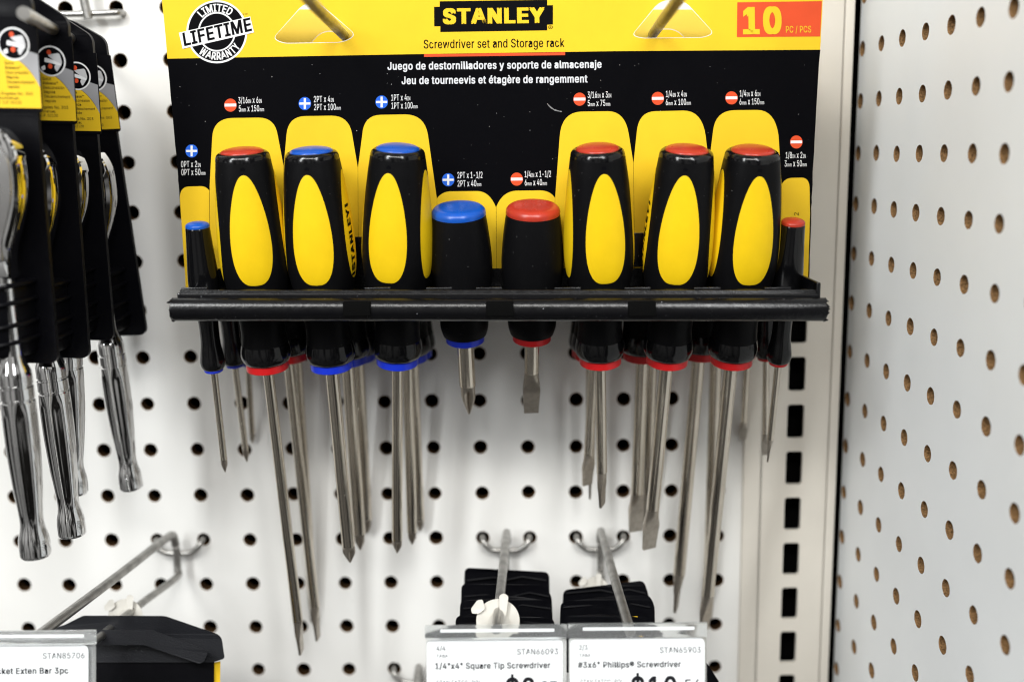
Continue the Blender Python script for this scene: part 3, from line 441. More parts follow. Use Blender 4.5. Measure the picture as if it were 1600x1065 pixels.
mb = MB(); mb.box(xs_r + 0.7, x_end, YP - .6, YP + 24, zb, zt); mb.build('side_lip', 'post', up, bevel=.6)
mb = MB(); mb.box(xs_l - .69, xs_l - .01, YP + 1.2, YP + 6, zb, zt); mb.box(xs_r + .01, xs_r + .69, YP + 1.2, YP + 6, zb, zt); mb.build('groove_strip', 'post', up)
mb = MB(); mb.box(xs_l + .1, xs_r - .1, YP + 14, YP + 16, zb, zt); mb.build('slot_shade', 'void', up)  # black sheet standing in for the shade behind the slots

# ================================================================== the packaging card
CARD_T = R_(4.2)
CP = Plane(atY(770, 440, -71.3), (0, -math.cos(CARD_T), -math.sin(CARD_T)))
L_edge = [(253, 0), (261.5, 92), (276, 247), (280, 304), (289.5, 428), (291, 450)]
R_edge = [(1285.5, 0), (1281.5, 78), (1270.5, 261), (1267.5, 335), (1264.5, 440), (1264, 450)]
holeL = rounded([(427, 60, 26), (474, 8, 16), (496, 4, 16), (556, 55, 26), (536, 66, 12), (443, 67.5, 12)], 10)
holeR = rounded([(988, 55, 26), (1032, 2, 16), (1068, 1, 16), (1115, 52, 26), (1099, 58.5, 12), (1003, 59.5, 12)], 10)
def jag(pts, n, amp):
    out = []
    for i in range(len(pts) - 1):
        for k in range(n):
            t = k / n; out.append((pts[i][0] * (1 - t) + pts[i + 1][0] * t + random.uniform(-amp, amp), pts[i][1] * (1 - t) + pts[i + 1][1] * t))
    out.append(pts[-1]); return out
lj = jag([(249.5, -32)] + L_edge[:2], 6, .35); rj = jag([(1287.3, -32)] + R_edge[:2], 6, .35)
lk = jag(L_edge[1:], 8, .5); rk = jag(R_edge[1:], 8, .5)
band_mid = [(640, 85), (960, 80.2)]
sheet = MB()
sheet.poly([lj + band_mid + rj[::-1], holeL, holeR], CP, 0, 0, 0.9, 2)
sheet.poly([lk + rk[::-1] + band_mid[::-1]], CP, 0, 1, 0.55, 2)
TL = 0.05
arches = [
    [(290, 452), (289, 428), (281, 310), ('c', (281, 292), (295, 291.5)), (312, 291), ('c', (322, 290.5), (327, 298)), (328, 452)],
    [(329, 452), (327.6, 290), (331.6, 215), ('c', (333, 186), (362, 184.6)), (404, 184), ('c', (430, 184), (434, 212)), (443, 259), (444, 452)],
    [(444.4, 452), (443.4, 259), (447.6, 211), ('c', (450, 182), (477, 181.6)), (518, 181), ('c', (545, 181), (550, 209)), (559, 262), (560, 452)],
    [(560.4, 452), (559.4, 262), (566, 211), ('c', (568, 180), (595, 179.6)), (633, 179), ('c', (663, 179), (668.5, 210)), (682.5, 310), (684, 452)],
    [(684.4, 452), (682.9, 310), ('c', (691, 299), (705, 299)), (746, 298.6), ('c', (765, 299), (775, 324)), (776, 452)],
    [(776.4, 452), (775.6, 323), ('c', (785, 299), (807, 298)), (844, 297.6), ('c', (860, 298), (867, 309)), (867, 452)],
    [(867.4, 452), (867.4, 310), (874.5, 214), ('c', (877, 176), (908, 174.6)), (950, 174), ('c', (977, 174), (982.5, 210)), (989.5, 254), (992, 452)],
    [(992.4, 452), (990, 254), (995, 206), ('c', (998, 174.5), (1024, 174)), (1068, 173), ('c', (1097, 173), (1102.5, 212)), (1107.5, 254), (1108, 452)],
    [(1108.4, 452), (1108, 254), (1114, 206), ('c', (1117, 173), (1148, 172.4)), (1183, 172), ('c', (1211, 172), (1216.5, 212)), (1221, 286), (1222, 452)],
    [(1222.4, 452), (1221.4, 288), ('c', (1227, 278), (1238, 278)), (1253, 277.6), ('c', (1264, 278), (1265, 293)), (1265.6, 335), (1262, 452)]]
for a in arches: sheet.poly([bez(a)], CP, TL, 0)
for hl in (holeL, holeR):                      # bare board showing round the die-cut slots
    hx = sum(p[0] for p in hl) / len(hl); hy = sum(p[1] for p in hl) / len(hl)
    sheet.poly([[(hx + (p[0] - hx) * 1.018, hy + (p[1] - hy) * 1.04) for p in hl], hl], CP, TL, 2)
card = sheet.build('packaging_card', ['card_yellow', 'card_black', 'card_edge'], base=CP(770, 446), fix=False)
GC = 'hanging screwdriver set cards'
tag(card, 'foremost black and yellow hang card of the ten piece screwdriver set', 'hang card', GC)
# brand plate
mb = MB()
mb.poly([[(687, 2.4), (855, 0), (855, 8.6), (864, 8.4), (864, 38.6), (855, 38.9), (855, 47.8), (688, 50.4), (688, 41.4), (678.4, 41.5), (678.2, 11), (687, 10.9)]], CP, .06, 0)
write(mb, 'STANLEY', (692, 38.2), (851, 36.2), 24.5, CP, .12, 1, bold=.055)
write(mb, '®', (856.5, 47.5), (864, 47.3), 7.2, CP, .06, 0)
mb.build('brand_plate', ['ink_black', 'card_yellow'], card, fix=False)
# title lettering
mb = MB()
write(mb, 'Screwdriver set and Storage rack', (662, 76), (882, 73.5), 13.4, CP, .06, 0, bold=.016)
mb.poly([[(662.5, 85), (883, 82), (883, 86.4), (662.5, 89.2)]], CP, .1, 1)
mb.build('title_lettering', ['ink_black', 'ink_red'], card, fix=False)
mb = MB()
write(mb, 'Juego de destornilladores y soporte de almacenaje', (605.5, 109.6), (940, 106.4), 12.2, CP, .06, 0, bold=.026)
write(mb, 'Jeu de tourneevis et étagère de rangemment', (627.5, 132), (918, 129.2), 12.2, CP, .06, 0, bold=.026)
mb.build('subtitle_lettering', ['ink_grey'], card, fix=False)
# count panel
mb = MB()
mb.poly([[(1152, 4), (1284.3, 2), (1281.6, 57.4), (1151.3, 58.4)]], CP, .06, 0)
write(mb, '10', (1161, 54), (1221.5, 53.2), 42.5, CP, .12, 1, bold=.05)
write(mb, 'PC / PCS', (1228, 51.4), (1267.5, 51), 10.2, CP, .12, 1, bold=.008)
mb.build('count_panel', ['ink_red', 'card_yellow'], card, fix=False)
# warranty badge
mb = MB(); cx, cy = 338.8, 50
mb.poly([ellipse(cx, cy, 47.6, 49.2, 64)], CP, .06, 1)
mb.poly([ellipse(cx, cy, 44.6, 46.2, 64)], CP, .10, 0)
mb.poly([ellipse(cx, cy, 29.5, 31, 48)], CP, .14, 1)
mb.poly([ellipse(cx, cy, 27, 28.5, 48)], CP, .18, 0)
mb.poly([[(279.3, 51.5), (391, 26.2), (397, 51), (285.4, 76.6)]], CP, .22, 1)
write(mb, 'LIFETIME', (288, 72.5), (394, 48.3), 21, CP, .27, 0, bold=.035, slant=0.06)
write_arc(mb, 'LIMITED', cx, cy, 31.5, -46, 38, 12.2, CP, .14, 1, bold=.03)
write_arc(mb, 'WARRANTY', cx, cy, 44, 222, 122, 12.2, CP, .14, 1, bold=.03, inward=True)
write(mb, '™', (379.5, 27), (387, 26), 5, CP, .06, 0)
mb.build('warranty_badge', ['ink_black', 'ink_white'], card, fix=False)
# size markings
def marking(cx, cy, kind, l1, a1, b1, l2, a2, b2):
    mb = MB(); c = 1 if kind == 'plus' else 2
    mb.poly([ellipse(cx, cy, 9.7, 10.2, 32)], CP, .06, c)
    if kind == 'plus':
        mb.poly([[(cx - 1.7, cy - 8.4), (cx + 1.7, cy - 8.4), (cx + 1.7, cy - 1.7), (cx + 8.6, cy - 1.8), (cx + 8.6, cy + 1.6), (cx + 1.7, cy + 1.7), (cx + 1.7, cy + 8.4), (cx - 1.7, cy + 8.4), (cx - 1.7, cy + 1.7), (cx - 8.6, cy + 1.8), (cx - 8.6, cy - 1.6), (cx - 1.7, cy - 1.7)]], CP, .1, 0)
    else: mb.poly([[(cx - 9, cy - 2.2), (cx + 9, cy - 2.4), (cx + 9, cy + 2), (cx - 9, cy + 2.2)]], CP, .1, 0)
    write(mb, l1, a1, b1, 9.6, CP, .06, 0, bold=.007); write(mb, l2, a2, b2, 9.6, CP, .06, 0, bold=.007)
    mb.build('size_marking', ['ink_white', 'ink_blue', 'ink_red'], card, fix=False)
marking(299.4, 236, 'plus', '0PT x 2{IN}', (283, 261.5), (313.5, 261), '0PT x 50{mm}', (283.5, 274), (321, 273.4))
marking(360, 164.5, 'bar', '3/16{IN} x 6{IN}', (372.5, 161.8), (409, 161), '5{mm} x 150{mm}', (373.3, 174.6), (412.5, 174))
marking(476.3, 162, 'plus', '2PT x 4{IN}', (490.5, 160), (521.5, 159.4), '2PT x 100{mm}', (490.8, 172.4), (532.5, 171.8))
marking(596.3, 159.6, 'plus', '1PT x 4{IN}', (611.3, 157.6), (641, 157), '1PT x 100{mm}', (611.6, 170.2), (652.5, 169.4))
marking(700.3, 281, 'plus', '2PT x 1-1/2', (714.8, 278.6), (754, 278), '2PT x 40{mm}', (715, 291.6), (752, 291))
marking(807.4, 280, 'bar', '1/4{IN} x 1-1/2', (819.8, 277), (861, 276.4), '6{mm} x 40{mm}', (820, 290), (854.5, 289.4))
marking(905.6, 155.2, 'bar', '3/16{IN} x 3{IN}', (918.3, 153.2), (955, 152.6), '5{mm} x 75{mm}', (918.5, 166.2), (953.5, 165.6))
marking(1027.8, 154, 'bar', '1/4{IN} x 4{IN}', (1040.6, 151.8), (1073, 151.2), '6{mm} x 100{mm}', (1040.4, 164.6), (1079.5, 164))
marking(1143, 153.2, 'bar', '1/4{IN} x 6{IN}', (1156, 151), (1188, 150.4), '6{mm} x 150{mm}', (1155.6, 163.8), (1194, 163.2))
marking(1244.3, 222, 'bar', '1/8{IN} x 2{IN}', (1227.8, 247.4), (1258.8, 247), '3{mm} x 50{mm}', (1226, 260.4), (1260.5, 260))
mb = MB(); write(mb, '2', (1248, 336.5), (1247.6, 331.6), 7, CP, .1, 0)
mb.build('small_numeral', ['ink_black'], card, fix=False)
mb = MB(); up_ = []; dn_ = []                  # pale scuff on the black print
for k, p in enumerate(spline([(855, 162, 0), (860, 167.5, 0), (867, 172, 0), (878, 174.8, 0)], 7)):
    wd = random.uniform(.25, 1.1); up_.append((p.x + wd * .5, p.y - wd)); dn_.append((p.x - wd * .5, p.y + wd))
mb.poly([up_ + dn_[::-1]], CP, .05, 0)
mb.build('scuff_mark', ['scuff'], card, fix=False)
# cards of the two sets hung behind
rear = MB()
rear.v, rear.f, rear.m, rear.sm = list(sheet.v), list(sheet.f), list(sheet.m), list(sheet.sm)
card2 = bpy.data.objects.new('packaging_card', card.data); C.objects.link(card2); card2.material_slots[0].link = 'OBJECT'; card2.material_slots[0].material = M['card_lit']; card2.location = card.location + Vector((.001, .0295, -.0085))
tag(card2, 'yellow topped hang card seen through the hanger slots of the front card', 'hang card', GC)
card3 = bpy.data.objects.new('packaging_card', card.data); C.objects.link(card3); card3.location = card.location + Vector((.002, .054, -.0115))
tag(card3, 'rearmost hang card, shaded yellow inside the lower corners of the hanger slots', 'hang card', GC)

# ================================================================== the storage rack
rk_base = atY(780, 480, -110)
rack = thing('storage_rack', rk_base, 'long black plastic rack holding the front row of screwdrivers, its ends ragged', 'tool rack')
def zz(py, Y=-112, px=780): return atY(px, py, Y).z
z_rim, z_rid, z_top, z_bot = zz(453), zz(459.5), zz(464), zz(500)
tiltx = (atY(1280, 482, -114).z - atY(280, 482, -114).z) / (atY(1280, 482, -114).x - atY(280, 482, -114).x)
xl = atY(275, 480, -114).x; xr = atY(1284, 480, -114).x; x0r = (xl + xr) / 2
def extr(mb, prof, xa, xb, nx=1, m=0, jit=0.0, smooth=True):
    rings = []
    for i in range(nx + 1):
        x = xa + (xb - xa) * i / nx
        rings.append([(x + (random.uniform(-jit, jit) if i in (0, nx) else 0), y, z + (x - x0r) * tiltx) for y, z in prof])
    mb.loft(rings, m, smooth=smooth)
mb = MB()
rc = (z_top + z_bot) / 2; rr = (z_top - z_bot) / 2
prof = []
for k in range(24):
    t = 2 * math.pi * k / 24; c, s_ = math.cos(t), math.sin(t); n_ = 2.15
    q = (abs(c) ** n_ + abs(s_) ** n_) ** (-1 / n_); prof.append((-114 + rr * .92 * q * c, rc + rr * q * s_))
extr(mb, prof, xl - 1.0, xr + 1.0, 40, 0, jit=0.9)
for xe, sg in ((xl - .6, -1), (xr + .6, 1)):       # torn moulding flash at both ends
    for k in range(9):
        t = random.uniform(0, 6.28); r = rr * random.uniform(.3, .9); c = Vector((xe, -114 + r * math.cos(t), rc + r * math.sin(t) + (xe - x0r) * tiltx))
        e = c + Vector((sg * random.uniform(1, 2.6), random.uniform(-1, 1), random.uniform(-1.2, 1)))
        mb.tube([c, (c + e) / 2 + Vector((0, random.uniform(-.3, .3), random.uniform(-.4, .4))), e], lambda q: 1.0 - .8 * q, 6)
mb.build('front_roll', 'rack', rack, sharp=50)
mb = MB()
extr(mb, [(-113.4, z_top - 1.5), (-113.4, z_rid - .4), (-112.9, z_rid + .1), (-111.6, z_rid + .2), (-111.3, z_rim - .3), (-110.8, z_rim), (-109.8, z_rim), (-109.4, z_rim - .5), (-109.4, z_top - 1.5)], xl + 1.2, xr - 1.6, 1)
mb.build('front_rim', 'rack', rack, sharp=30)
mb = MB(); sh = [(-109.3, z_rim - 7), (-109.3, z_rim - 3.2), (-72.2, z_rim - 3.2), (-72.2, z_rim - 7)]
extr(mb, sh, xl + 2.5, xr - 2.5, 1, smooth=False)
mb.build('shelf', 'rack', rack, bevel=.3)
zb_ = atY(780, 419, -72).z; zt_ = atY(780, 366, -72).z
mb = MB(); extr(mb, [(-72.9, z_rim - 7), (-72.9, zb_), (-72.1, zb_), (-72.1, z_rim - 7)], atY(300, 430, -72).x, atY(1250, 430, -72).x, 1, smooth=False)
mb.build('back_flange', 'rack', rack)
for px in (562, 997):
    xa = atY(px, 400, -72).x; q = MB(); q.box(xa - 5, xa + 5, -73.0, -72.0, zb_ + .05, zt_); q.build('card_clip', 'rack', rack, bevel=.4)
for px in (304, 590, 686, 764, 887, 996, 1105, 1215):              # raised edges of the moulded cells
    P = atY(px, 447, -108.5); q = MB(); q.box(P.x - 5.5, P.x + 5.5, -109.1, -108.0, z_rim - 3, z_rim + .75 + (P.x - x0r) * tiltx); q.build('cell_divider', 'satin_black' if False else 'rack', rack, bevel=.3)
for px in (558, 781, 1003):
    P = atY(px, 482, -118); q = MB(); q.box(P.x - 5.6, P.x + 5.6, -119.6, -116, P.z - 2.9, P.z + 2.9); q.build('clip_pad', 'void', rack, bevel=.3)
mb = MB()
for sg, xe, px in ((-1, xl + 1, 285), (1, xr - 1, 1268)):
    mb = MB(); za = atY(px, 436 if sg > 0 else 452, -100).z
    mb.box(xe - .9, xe + .9, -112, -70, z_rim - 9 + (xe - x0r) * tiltx, za); mb.build('end_plate', 'rack', rack, bevel=.5)

# ================================================================== screwdrivers
def superk(n, rot=0.0):
    def f(t, z=0):
        c, s_ = abs(math.cos(t + rot)), abs(math.sin(t + rot)); return (c ** n + s_ ** n) ** (-1 / n)
    return f
def interp(tab, z):
    for (a, ra), (b, rb) in zip(tab, tab[1:]):
        if a <= z <= b:
            t = (z - a) / (b - a); t = t * t * (3 - 2 * t) if False else t; return ra + (rb - ra) * t
    return tab[-1][1] if z > tab[-1][0] else tab[0][1]
def smooth_prof(tab, n=5):
    return [(p.x, p.y) for p in spline([(z, r, 0) for z, r in tab], n)]
BIG = [(11, 10.2), (17, 9.7), (26, 10.4), (36, 12.9), (46, 14.35), (56, 14.5), (67, 13.9), (78, 12.9), (87.4, 11.95), (93.0, 11.3)]
BIGP = smooth_prof(BIG) + [(94.1, 11.05), (94.9, 10.6), (95.5, 9.9), (95.7, 9.3), (95.5, 8.9)]
BK = superk(2.5)
def big_r(t, z):
    k = BK(t); w_ = min(1, max(0, (z - 14) / 20)) * min(1, max(0, (95.6 - z) / 14 + .35)); return interp(BIGP[:-4], z) * (1 + (k - 1) * w_)
_mesh = {}
def cached(key, fn):
    if key not in _mesh: _mesh[key] = fn()
    return _mesh[key]
def part(me, name, parent):
    o = bpy.data.objects.new(name, me); C.objects.link(o); o.parent = parent; return o
def mesh_of(mb, name, mats, **kw):
    o = mb.build(name, mats, local=True, **kw); me = o.data; bpy.data.objects.remove(o); return me
def big_handle():
    mb = MB(); seg = 64
    rings = [[(big_r(t, z) * math.cos(t), big_r(t, z) * math.sin(t), z) if z <= 93.0 else (r * (1 + (BK(t) - 1) * .35) * math.cos(t), r * (1 + (BK(t) - 1) * .35) * math.sin(t), z) for t in [2 * math.pi * j / seg for j in range(seg)]] for z, r in BIGP]
    mb.loft(rings, 0)
    t0 = -math.pi / 2; r_ = big_r(t0, 90.2) - .1                     # moulded pin mark above the front panel
    mb.add([(r_ * math.cos(t0) + 1.0 * math.cos(a), r_ * math.sin(t0) - .16, 90.2 + 1.0 * math.sin(a)) for a in [i * math.pi / 6 for i in range(12)]], [tuple(range(12))], 1, False)
    return mesh_of(mb, 'handle', ['handle', 'ink_black'], sharp=40)
def shoulder():                                                        # shiny shoulder round the end cap
    mb = MB(); mb.lathe([(92.6, 11.42), (94.1, 11.2), (95.0, 10.75), (95.6, 10.05), (95.85, 9.35), (95.55, 8.85)], 64, fn=lambda t, z: 1 + (BK(t) - 1) * .36, cap0=False, cap1=False)
    return mesh_of(mb, 'shoulder', ['gloss_black'])
def big_bolster():
    mb = MB(); mb.lathe([(2.2, 9.3), (2.6, 10.0), (4.2, 10.75), (6.0, 11.05), (8.0, 10.95), (11.1, 10.3)], 48, fn=lambda t, z: 1 + .018 * math.cos(8 * t) * max(0, 1 - abs(z - 4.5) / 4), cap0=True)
    return mesh_of(mb, 'bolster', ['gloss_black'], sharp=50)
def grip_panel(a0):
    mb = MB(); nt, nw = 30, 10; z0, z1, hw = 41.2, 88.0, R_(33); rows = []
    for i in range(nt + 1):
        t = min(max(i / nt, .0008), .9992); tt = .5 - .5 * math.cos(math.pi * t); z = z0 + tt * (z1 - z0)
        u = tt ** .74; wd = hw * math.sqrt(max(0, 1 - (2 * u - 1) ** 2)) ** .92
        row = []
        for j in range(nw + 1):
            s_ = -1 + 2 * j / nw; a = a0 + wd * s_; e = .10 + .32 * (1 - s_ * s_) * (4 * tt * (1 - tt)) ** .5
            rr_ = big_r(a, z) + e; row.append((rr_ * math.cos(a), rr_ * math.sin(a), z))
        rows.append(row)
    mb.loft(rows, 0, close=False, cap0=False, cap1=False)
    return mesh_of(mb, 'grip_panel', ['grip'])
def grip_logo(a0, sh):
    a0 += R_(sh); mb = MB()
    V, Fa = string_geo('STANLEY', .05); P = []
    for x, y, q in V:
        z = 45 + 27 * x; a = a0 - (y - .5) * R_(15); r = big_r(a, z) + .5 + q; P.append((r * math.cos(a), r * math.sin(a), z))
    mb.add(P, Fa, 0, False)
    for za, zb2 in ((43, 44.2), (72.8, 74)):
        q = [(a0 + R_(w_), z) for w_, z in ((-8, za), (8, za), (8, zb2), (-8, zb2))]
        mb.add([((big_r(a, z) + .55) * math.cos(a), (big_r(a, z) + .55) * math.sin(a), z) for a, z in q], [(0, 1, 2, 3)], 0, False)
    return mesh_of(mb, 'brand_mark', ['ink_black'], fix=False)
def dome(z, r, hgt, mname, dip=0.0):
    mb = MB(); pr = [(z - .5, r)]
    for k in range(0, 13):
        a = k / 12 * math.pi / 2
        rr_ = r * math.cos(a); zz_ = z + hgt * math.sin(a) ** .8 - dip * max(0, 1 - (rr_ / (r * .85)) ** 2)
        pr.append((zz_, max(rr_, .02)))
    mb.lathe(pr, 40, cap0=False)
    return mesh_of(mb, 'end_cap', [mname], sharp=60)
def ring(r, z0, z1, mname):
    mb = MB(); mb.lathe([(z0, r * .55), (z0 + .05, r * .93), (z0 + .5, r), (z1 - .3, r), (z1, r * .95)], 40)
    return mesh_of(mb, 'collar', [mname])
def blade(kind, r, L):
    mb = MB(); seg = 32; rings = []
    def circ(rad, z): return [(rad * math.cos(2 * math.pi * j / seg), rad * math.sin(2 * math.pi * j / seg), z) for j in range(seg)]
    mshaft = [circ(r, 1), circ(r, -2)]
    if kind == 'cross':
        tl = max(6.5, r * (4.0 if L < 45 else 3.0)); z_s = -(L - tl); mshaft += [circ(r, -L * .5), circ(r, z_s)]
        mb.loft(mshaft, 0, cap1=False)
        for k in range(0, 15):
            t = k / 14; z = z_s - tl * t
            body = r * (1 - max(0, (t - .4) / .6) ** 1.1 * .86); dep = min(1, t / .3) * (.74 if L < 45 else .6)
            rings.append([(body * (1 - dep * (0.5 + 0.5 * math.cos(4 * a)) ** 1.6) * math.cos(a), body * (1 - dep * (0.5 + 0.5 * math.cos(4 * a)) ** 1.6) * math.sin(a), z) for a in [2 * math.pi * j / seg for j in range(seg)]])
        mb.loft(rings, 1, cap0=False)
    else:
        fl = r * 4.6; tl = fl + r * 2.8 if L > 45 else r * 6.4; fl = tl * (.5 if L > 45 else .45); z_s = -(L - tl); mshaft += [circ(r, z_s * .5), circ(r, z_s)]
        mb.loft(mshaft, 0, cap1=False)
        W = 1.27 if L > 45 else 1.22
        for k in range(0, 19):
            t = k / 18; z = z_s - tl * t; q = min(1, t * tl / fl); q = q * q * (3 - 2 * q)
            wd = r * (1 + (W - 1) * q) if t * tl <= fl else r * (W - (W - (1.02 if L < 45 else 1.1)) * (t * tl - fl) / (tl - fl))
            th = r * (1 - .68 * min(1, t * tl / fl * .95)) - r * .1 * max(0, (t - .5) * 2)
            row = []
            for j in range(seg):
                a = 2 * math.pi * j / seg; c, s_ = math.cos(a), math.sin(a); ex = 1.0 + q
                m_ = max(abs(c), abs(s_)); cc, ss = c * (1 - q) + c / m_ * q, s_ * (1 - q) + s_ / m_ * q
                row.append((wd * max(-1, min(1, cc)), th * max(-1, min(1, ss)), z))
            rings.append(row)
        mb.loft(rings, 1, cap0=False)
    return mesh_of(mb, 'blade', ['steel', 'tip'], sharp=32)
STUB = smooth_prof([(3.2, 9.8), (6, 10.6), (9, 10.9), (14, 10.8), (20, 11.6), (28, 13.0), (36, 13.6), (45, 13.2), (54, 12.3), (59.3, 11.6)])
SMALL = smooth_prof([(.6, 4.0), (1.6, 5.0), (4, 5.5), (8, 5.0), (13, 4.3), (20, 4.2), (27, 4.7), (35, 6.3), (43, 6.5), (52, 5.9), (61, 5.3), (65.2, 5.1)])
def stub_handle():
    mb = MB(); mb.lathe(STUB + [(59.9, 11.3)], 48, fn=lambda t, z: 1 + (BK(t) - 1) * .5 * min(1, max(0, (z - 14) / 10)) * min(1, max(0, (60 - z) / 8)))
    return mesh_of(mb, 'handle', ['handle'], sharp=50)
def small_handle():
    mb = MB(); mb.lathe(SMALL + [(65.8, 4.8)], 40, fn=lambda t, z: 1 + (BK(t) - 1) * .5 * min(1, max(0, (z - 20) / 8)))
    return mesh_of(mb, 'handle', ['gloss_black'], sharp=50)
def solve(rpx, tpx, Yr, L):
    P = atY(*rpx, Yr); D = ray(*tpx); A = D.dot(D); B = 2 * D.dot(CAM - P); Kq = (CAM - P).dot(CAM - P) - L * L; disc = B * B - 4 * A * Kq
    t = (-B + math.sqrt(disc)) / (2 * A) if disc > 0 else -B / (2 * A)
    T = CAM + D * t
    if T.y > -5: T = atY(*tpx, -5)
    return P, (T - P).normalized()
def driver(size, rpx, tpx, Yr, colour, label, roll=0.0, blade_rot=0.0, logo=None, group='screwdrivers of the front rack', front=True):
    kind, tip, r, L = size
    P, d = solve(rpx, tpx, Yr, L)
    k_len = 1.0
    if not front and Yr < -30 and d.y > .11:            # the sets behind hang a little steeper
        T = atY(*tpx, P.y + .105 * L); d = (T - P).normalized(); k_len = (T - P).length / L
    t = thing('screwdriver', P, label, 'screwdriver', group)
    zax = -d; xax = Vector((1, 0, 0)); xax = (xax - zax * xax.dot(zax)).normalized(); yax = zax.cross(xax)
    mrot = Matrix((xax, yax, zax)).transposed(); t.rotation_mode = 'QUATERNION'; t.rotation_quaternion = mrot.to_quaternion()
    rq = R_(roll)
    def put(key, fn, name, rot=0.0):
        o = part(cached(key, fn), name, t); o.rotation_euler = (0, 0, rot); return o
    cap_m, ring_m = 'cap_' + colour, 'ring_' + colour
    if kind == 'big':
        hd = put('bigh', big_handle, 'handle', rq)
        put('bigs', shoulder, 'shoulder', rq); put('bigb', big_bolster, 'bolster', rq)
        for k in range(4):
            a = -math.pi / 2 + k * math.pi / 2
            g = put('grip%d' % k, lambda: grip_panel(a), 'grip_panel', rq)
            if logo == k:
                o = part(cached('logo%d' % k, lambda: grip_logo(a, -15 if k == 1 else 15)), 'brand_mark', g)
        put('bigc' + colour, lambda: dome(95.6, 9.0, 2.1, cap_m), 'end_cap')
        put('bigr' + colour, lambda: ring(9.35, -1.6, 2.4, ring_m), 'collar')
    elif kind == 'stub':
        put('sth', stub_handle, 'handle', rq); put('stc' + colour, lambda: dome(59.9, 11.75, 4.8, cap_m, dip=1.6), 'end_cap')
        put('str' + colour, lambda: ring(8.7, -.6, 3.4, ring_m), 'collar')
    else:
        put('smh', small_handle, 'handle', rq); put('smc' + colour, lambda: dome(66.2, 5.05, 1.9, cap_m), 'end_cap')
        put('smr' + colour, lambda: ring(4.2, -.5, .8, ring_m), 'collar')
    put('bl%s%s%s' % (tip, r, L), lambda: blade(tip, r, L), 'blade', R_(blade_rot)).scale.z = k_len
    return t
S_ = {'0PT2': ('small', 'cross', 1.55, 50.8), '3/16x6': ('big', 'flat', 2.5, 152.4), '2PT4': ('big', 'cross', 3.1, 101.6), '1PT4': ('big', 'cross', 2.5, 101.6),
      'stP': ('stub', 'cross', 3.8, 38), 'stF': ('stub', 'flat', 3.3, 38), '3/16x3': ('big', 'flat', 2.5, 76.2), '1/4x4': ('big', 'flat', 3.1, 101.6), '1/4x6': ('big', 'flat', 3.1, 152.4), '1/8x2': ('small', 'flat', 1.55, 50.8)}
driver(S_['0PT2'], (334, 578), (352, 737), -82, 'blue', 'slim black screwdriver with a small blue cap at the ragged left rack end')
driver(S_['3/16x6'], (418, 571), (471, 1018), -82, 'red', 'red capped screwdriver left of the blue capped ones, with the longest blade', 12, 86)
driver(S_['2PT4'], (518, 570), (547, 878), -81, 'blue', 'blue capped screwdriver with black lettering down its side grip', -1, 40, logo=1)
driver(S_['1PT4'], (621, 563), (620.5, 863), -80, 'blue', 'blue capped screwdriver beside the blue stubby one, slim cross blade hanging straight', -12, 20)
driver(S_['stP'], (727, 531), (733, 646), -74, 'blue', 'short stubby screwdriver with a wide blue domed cap', 10, 10)
driver(S_['stF'], (831, 529), (830, 644), -74, 'red', 'short stubby screwdriver with a wide red cap and broad flat tip', -6, 6)
driver(S_['3/16x3'], (938, 562), (941, 789), -79, 'red', 'red capped screwdriver right of the red stubby, shorter blade turned edge on', 9, 66)
driver(S_['1/4x4'], (1042, 562), (1014, 856), -77, 'red', 'red capped screwdriver under the 1/4 by 4 inch marking, broad flat tip', -8, 24, logo=3)
driver(S_['1/4x6'], (1143, 562), (1100, 985), -75, 'red', 'red capped screwdriver under the 1/4 by 6 inch marking, blade reaching the price tag', 6, 48)
driver(S_['1/8x2'], (1216, 567), (1200, 719), -75, 'red', 'slim black screwdriver with a small red cap at the right rack end', 0, 70)
G2 = 'screwdrivers of the sets hung behind'
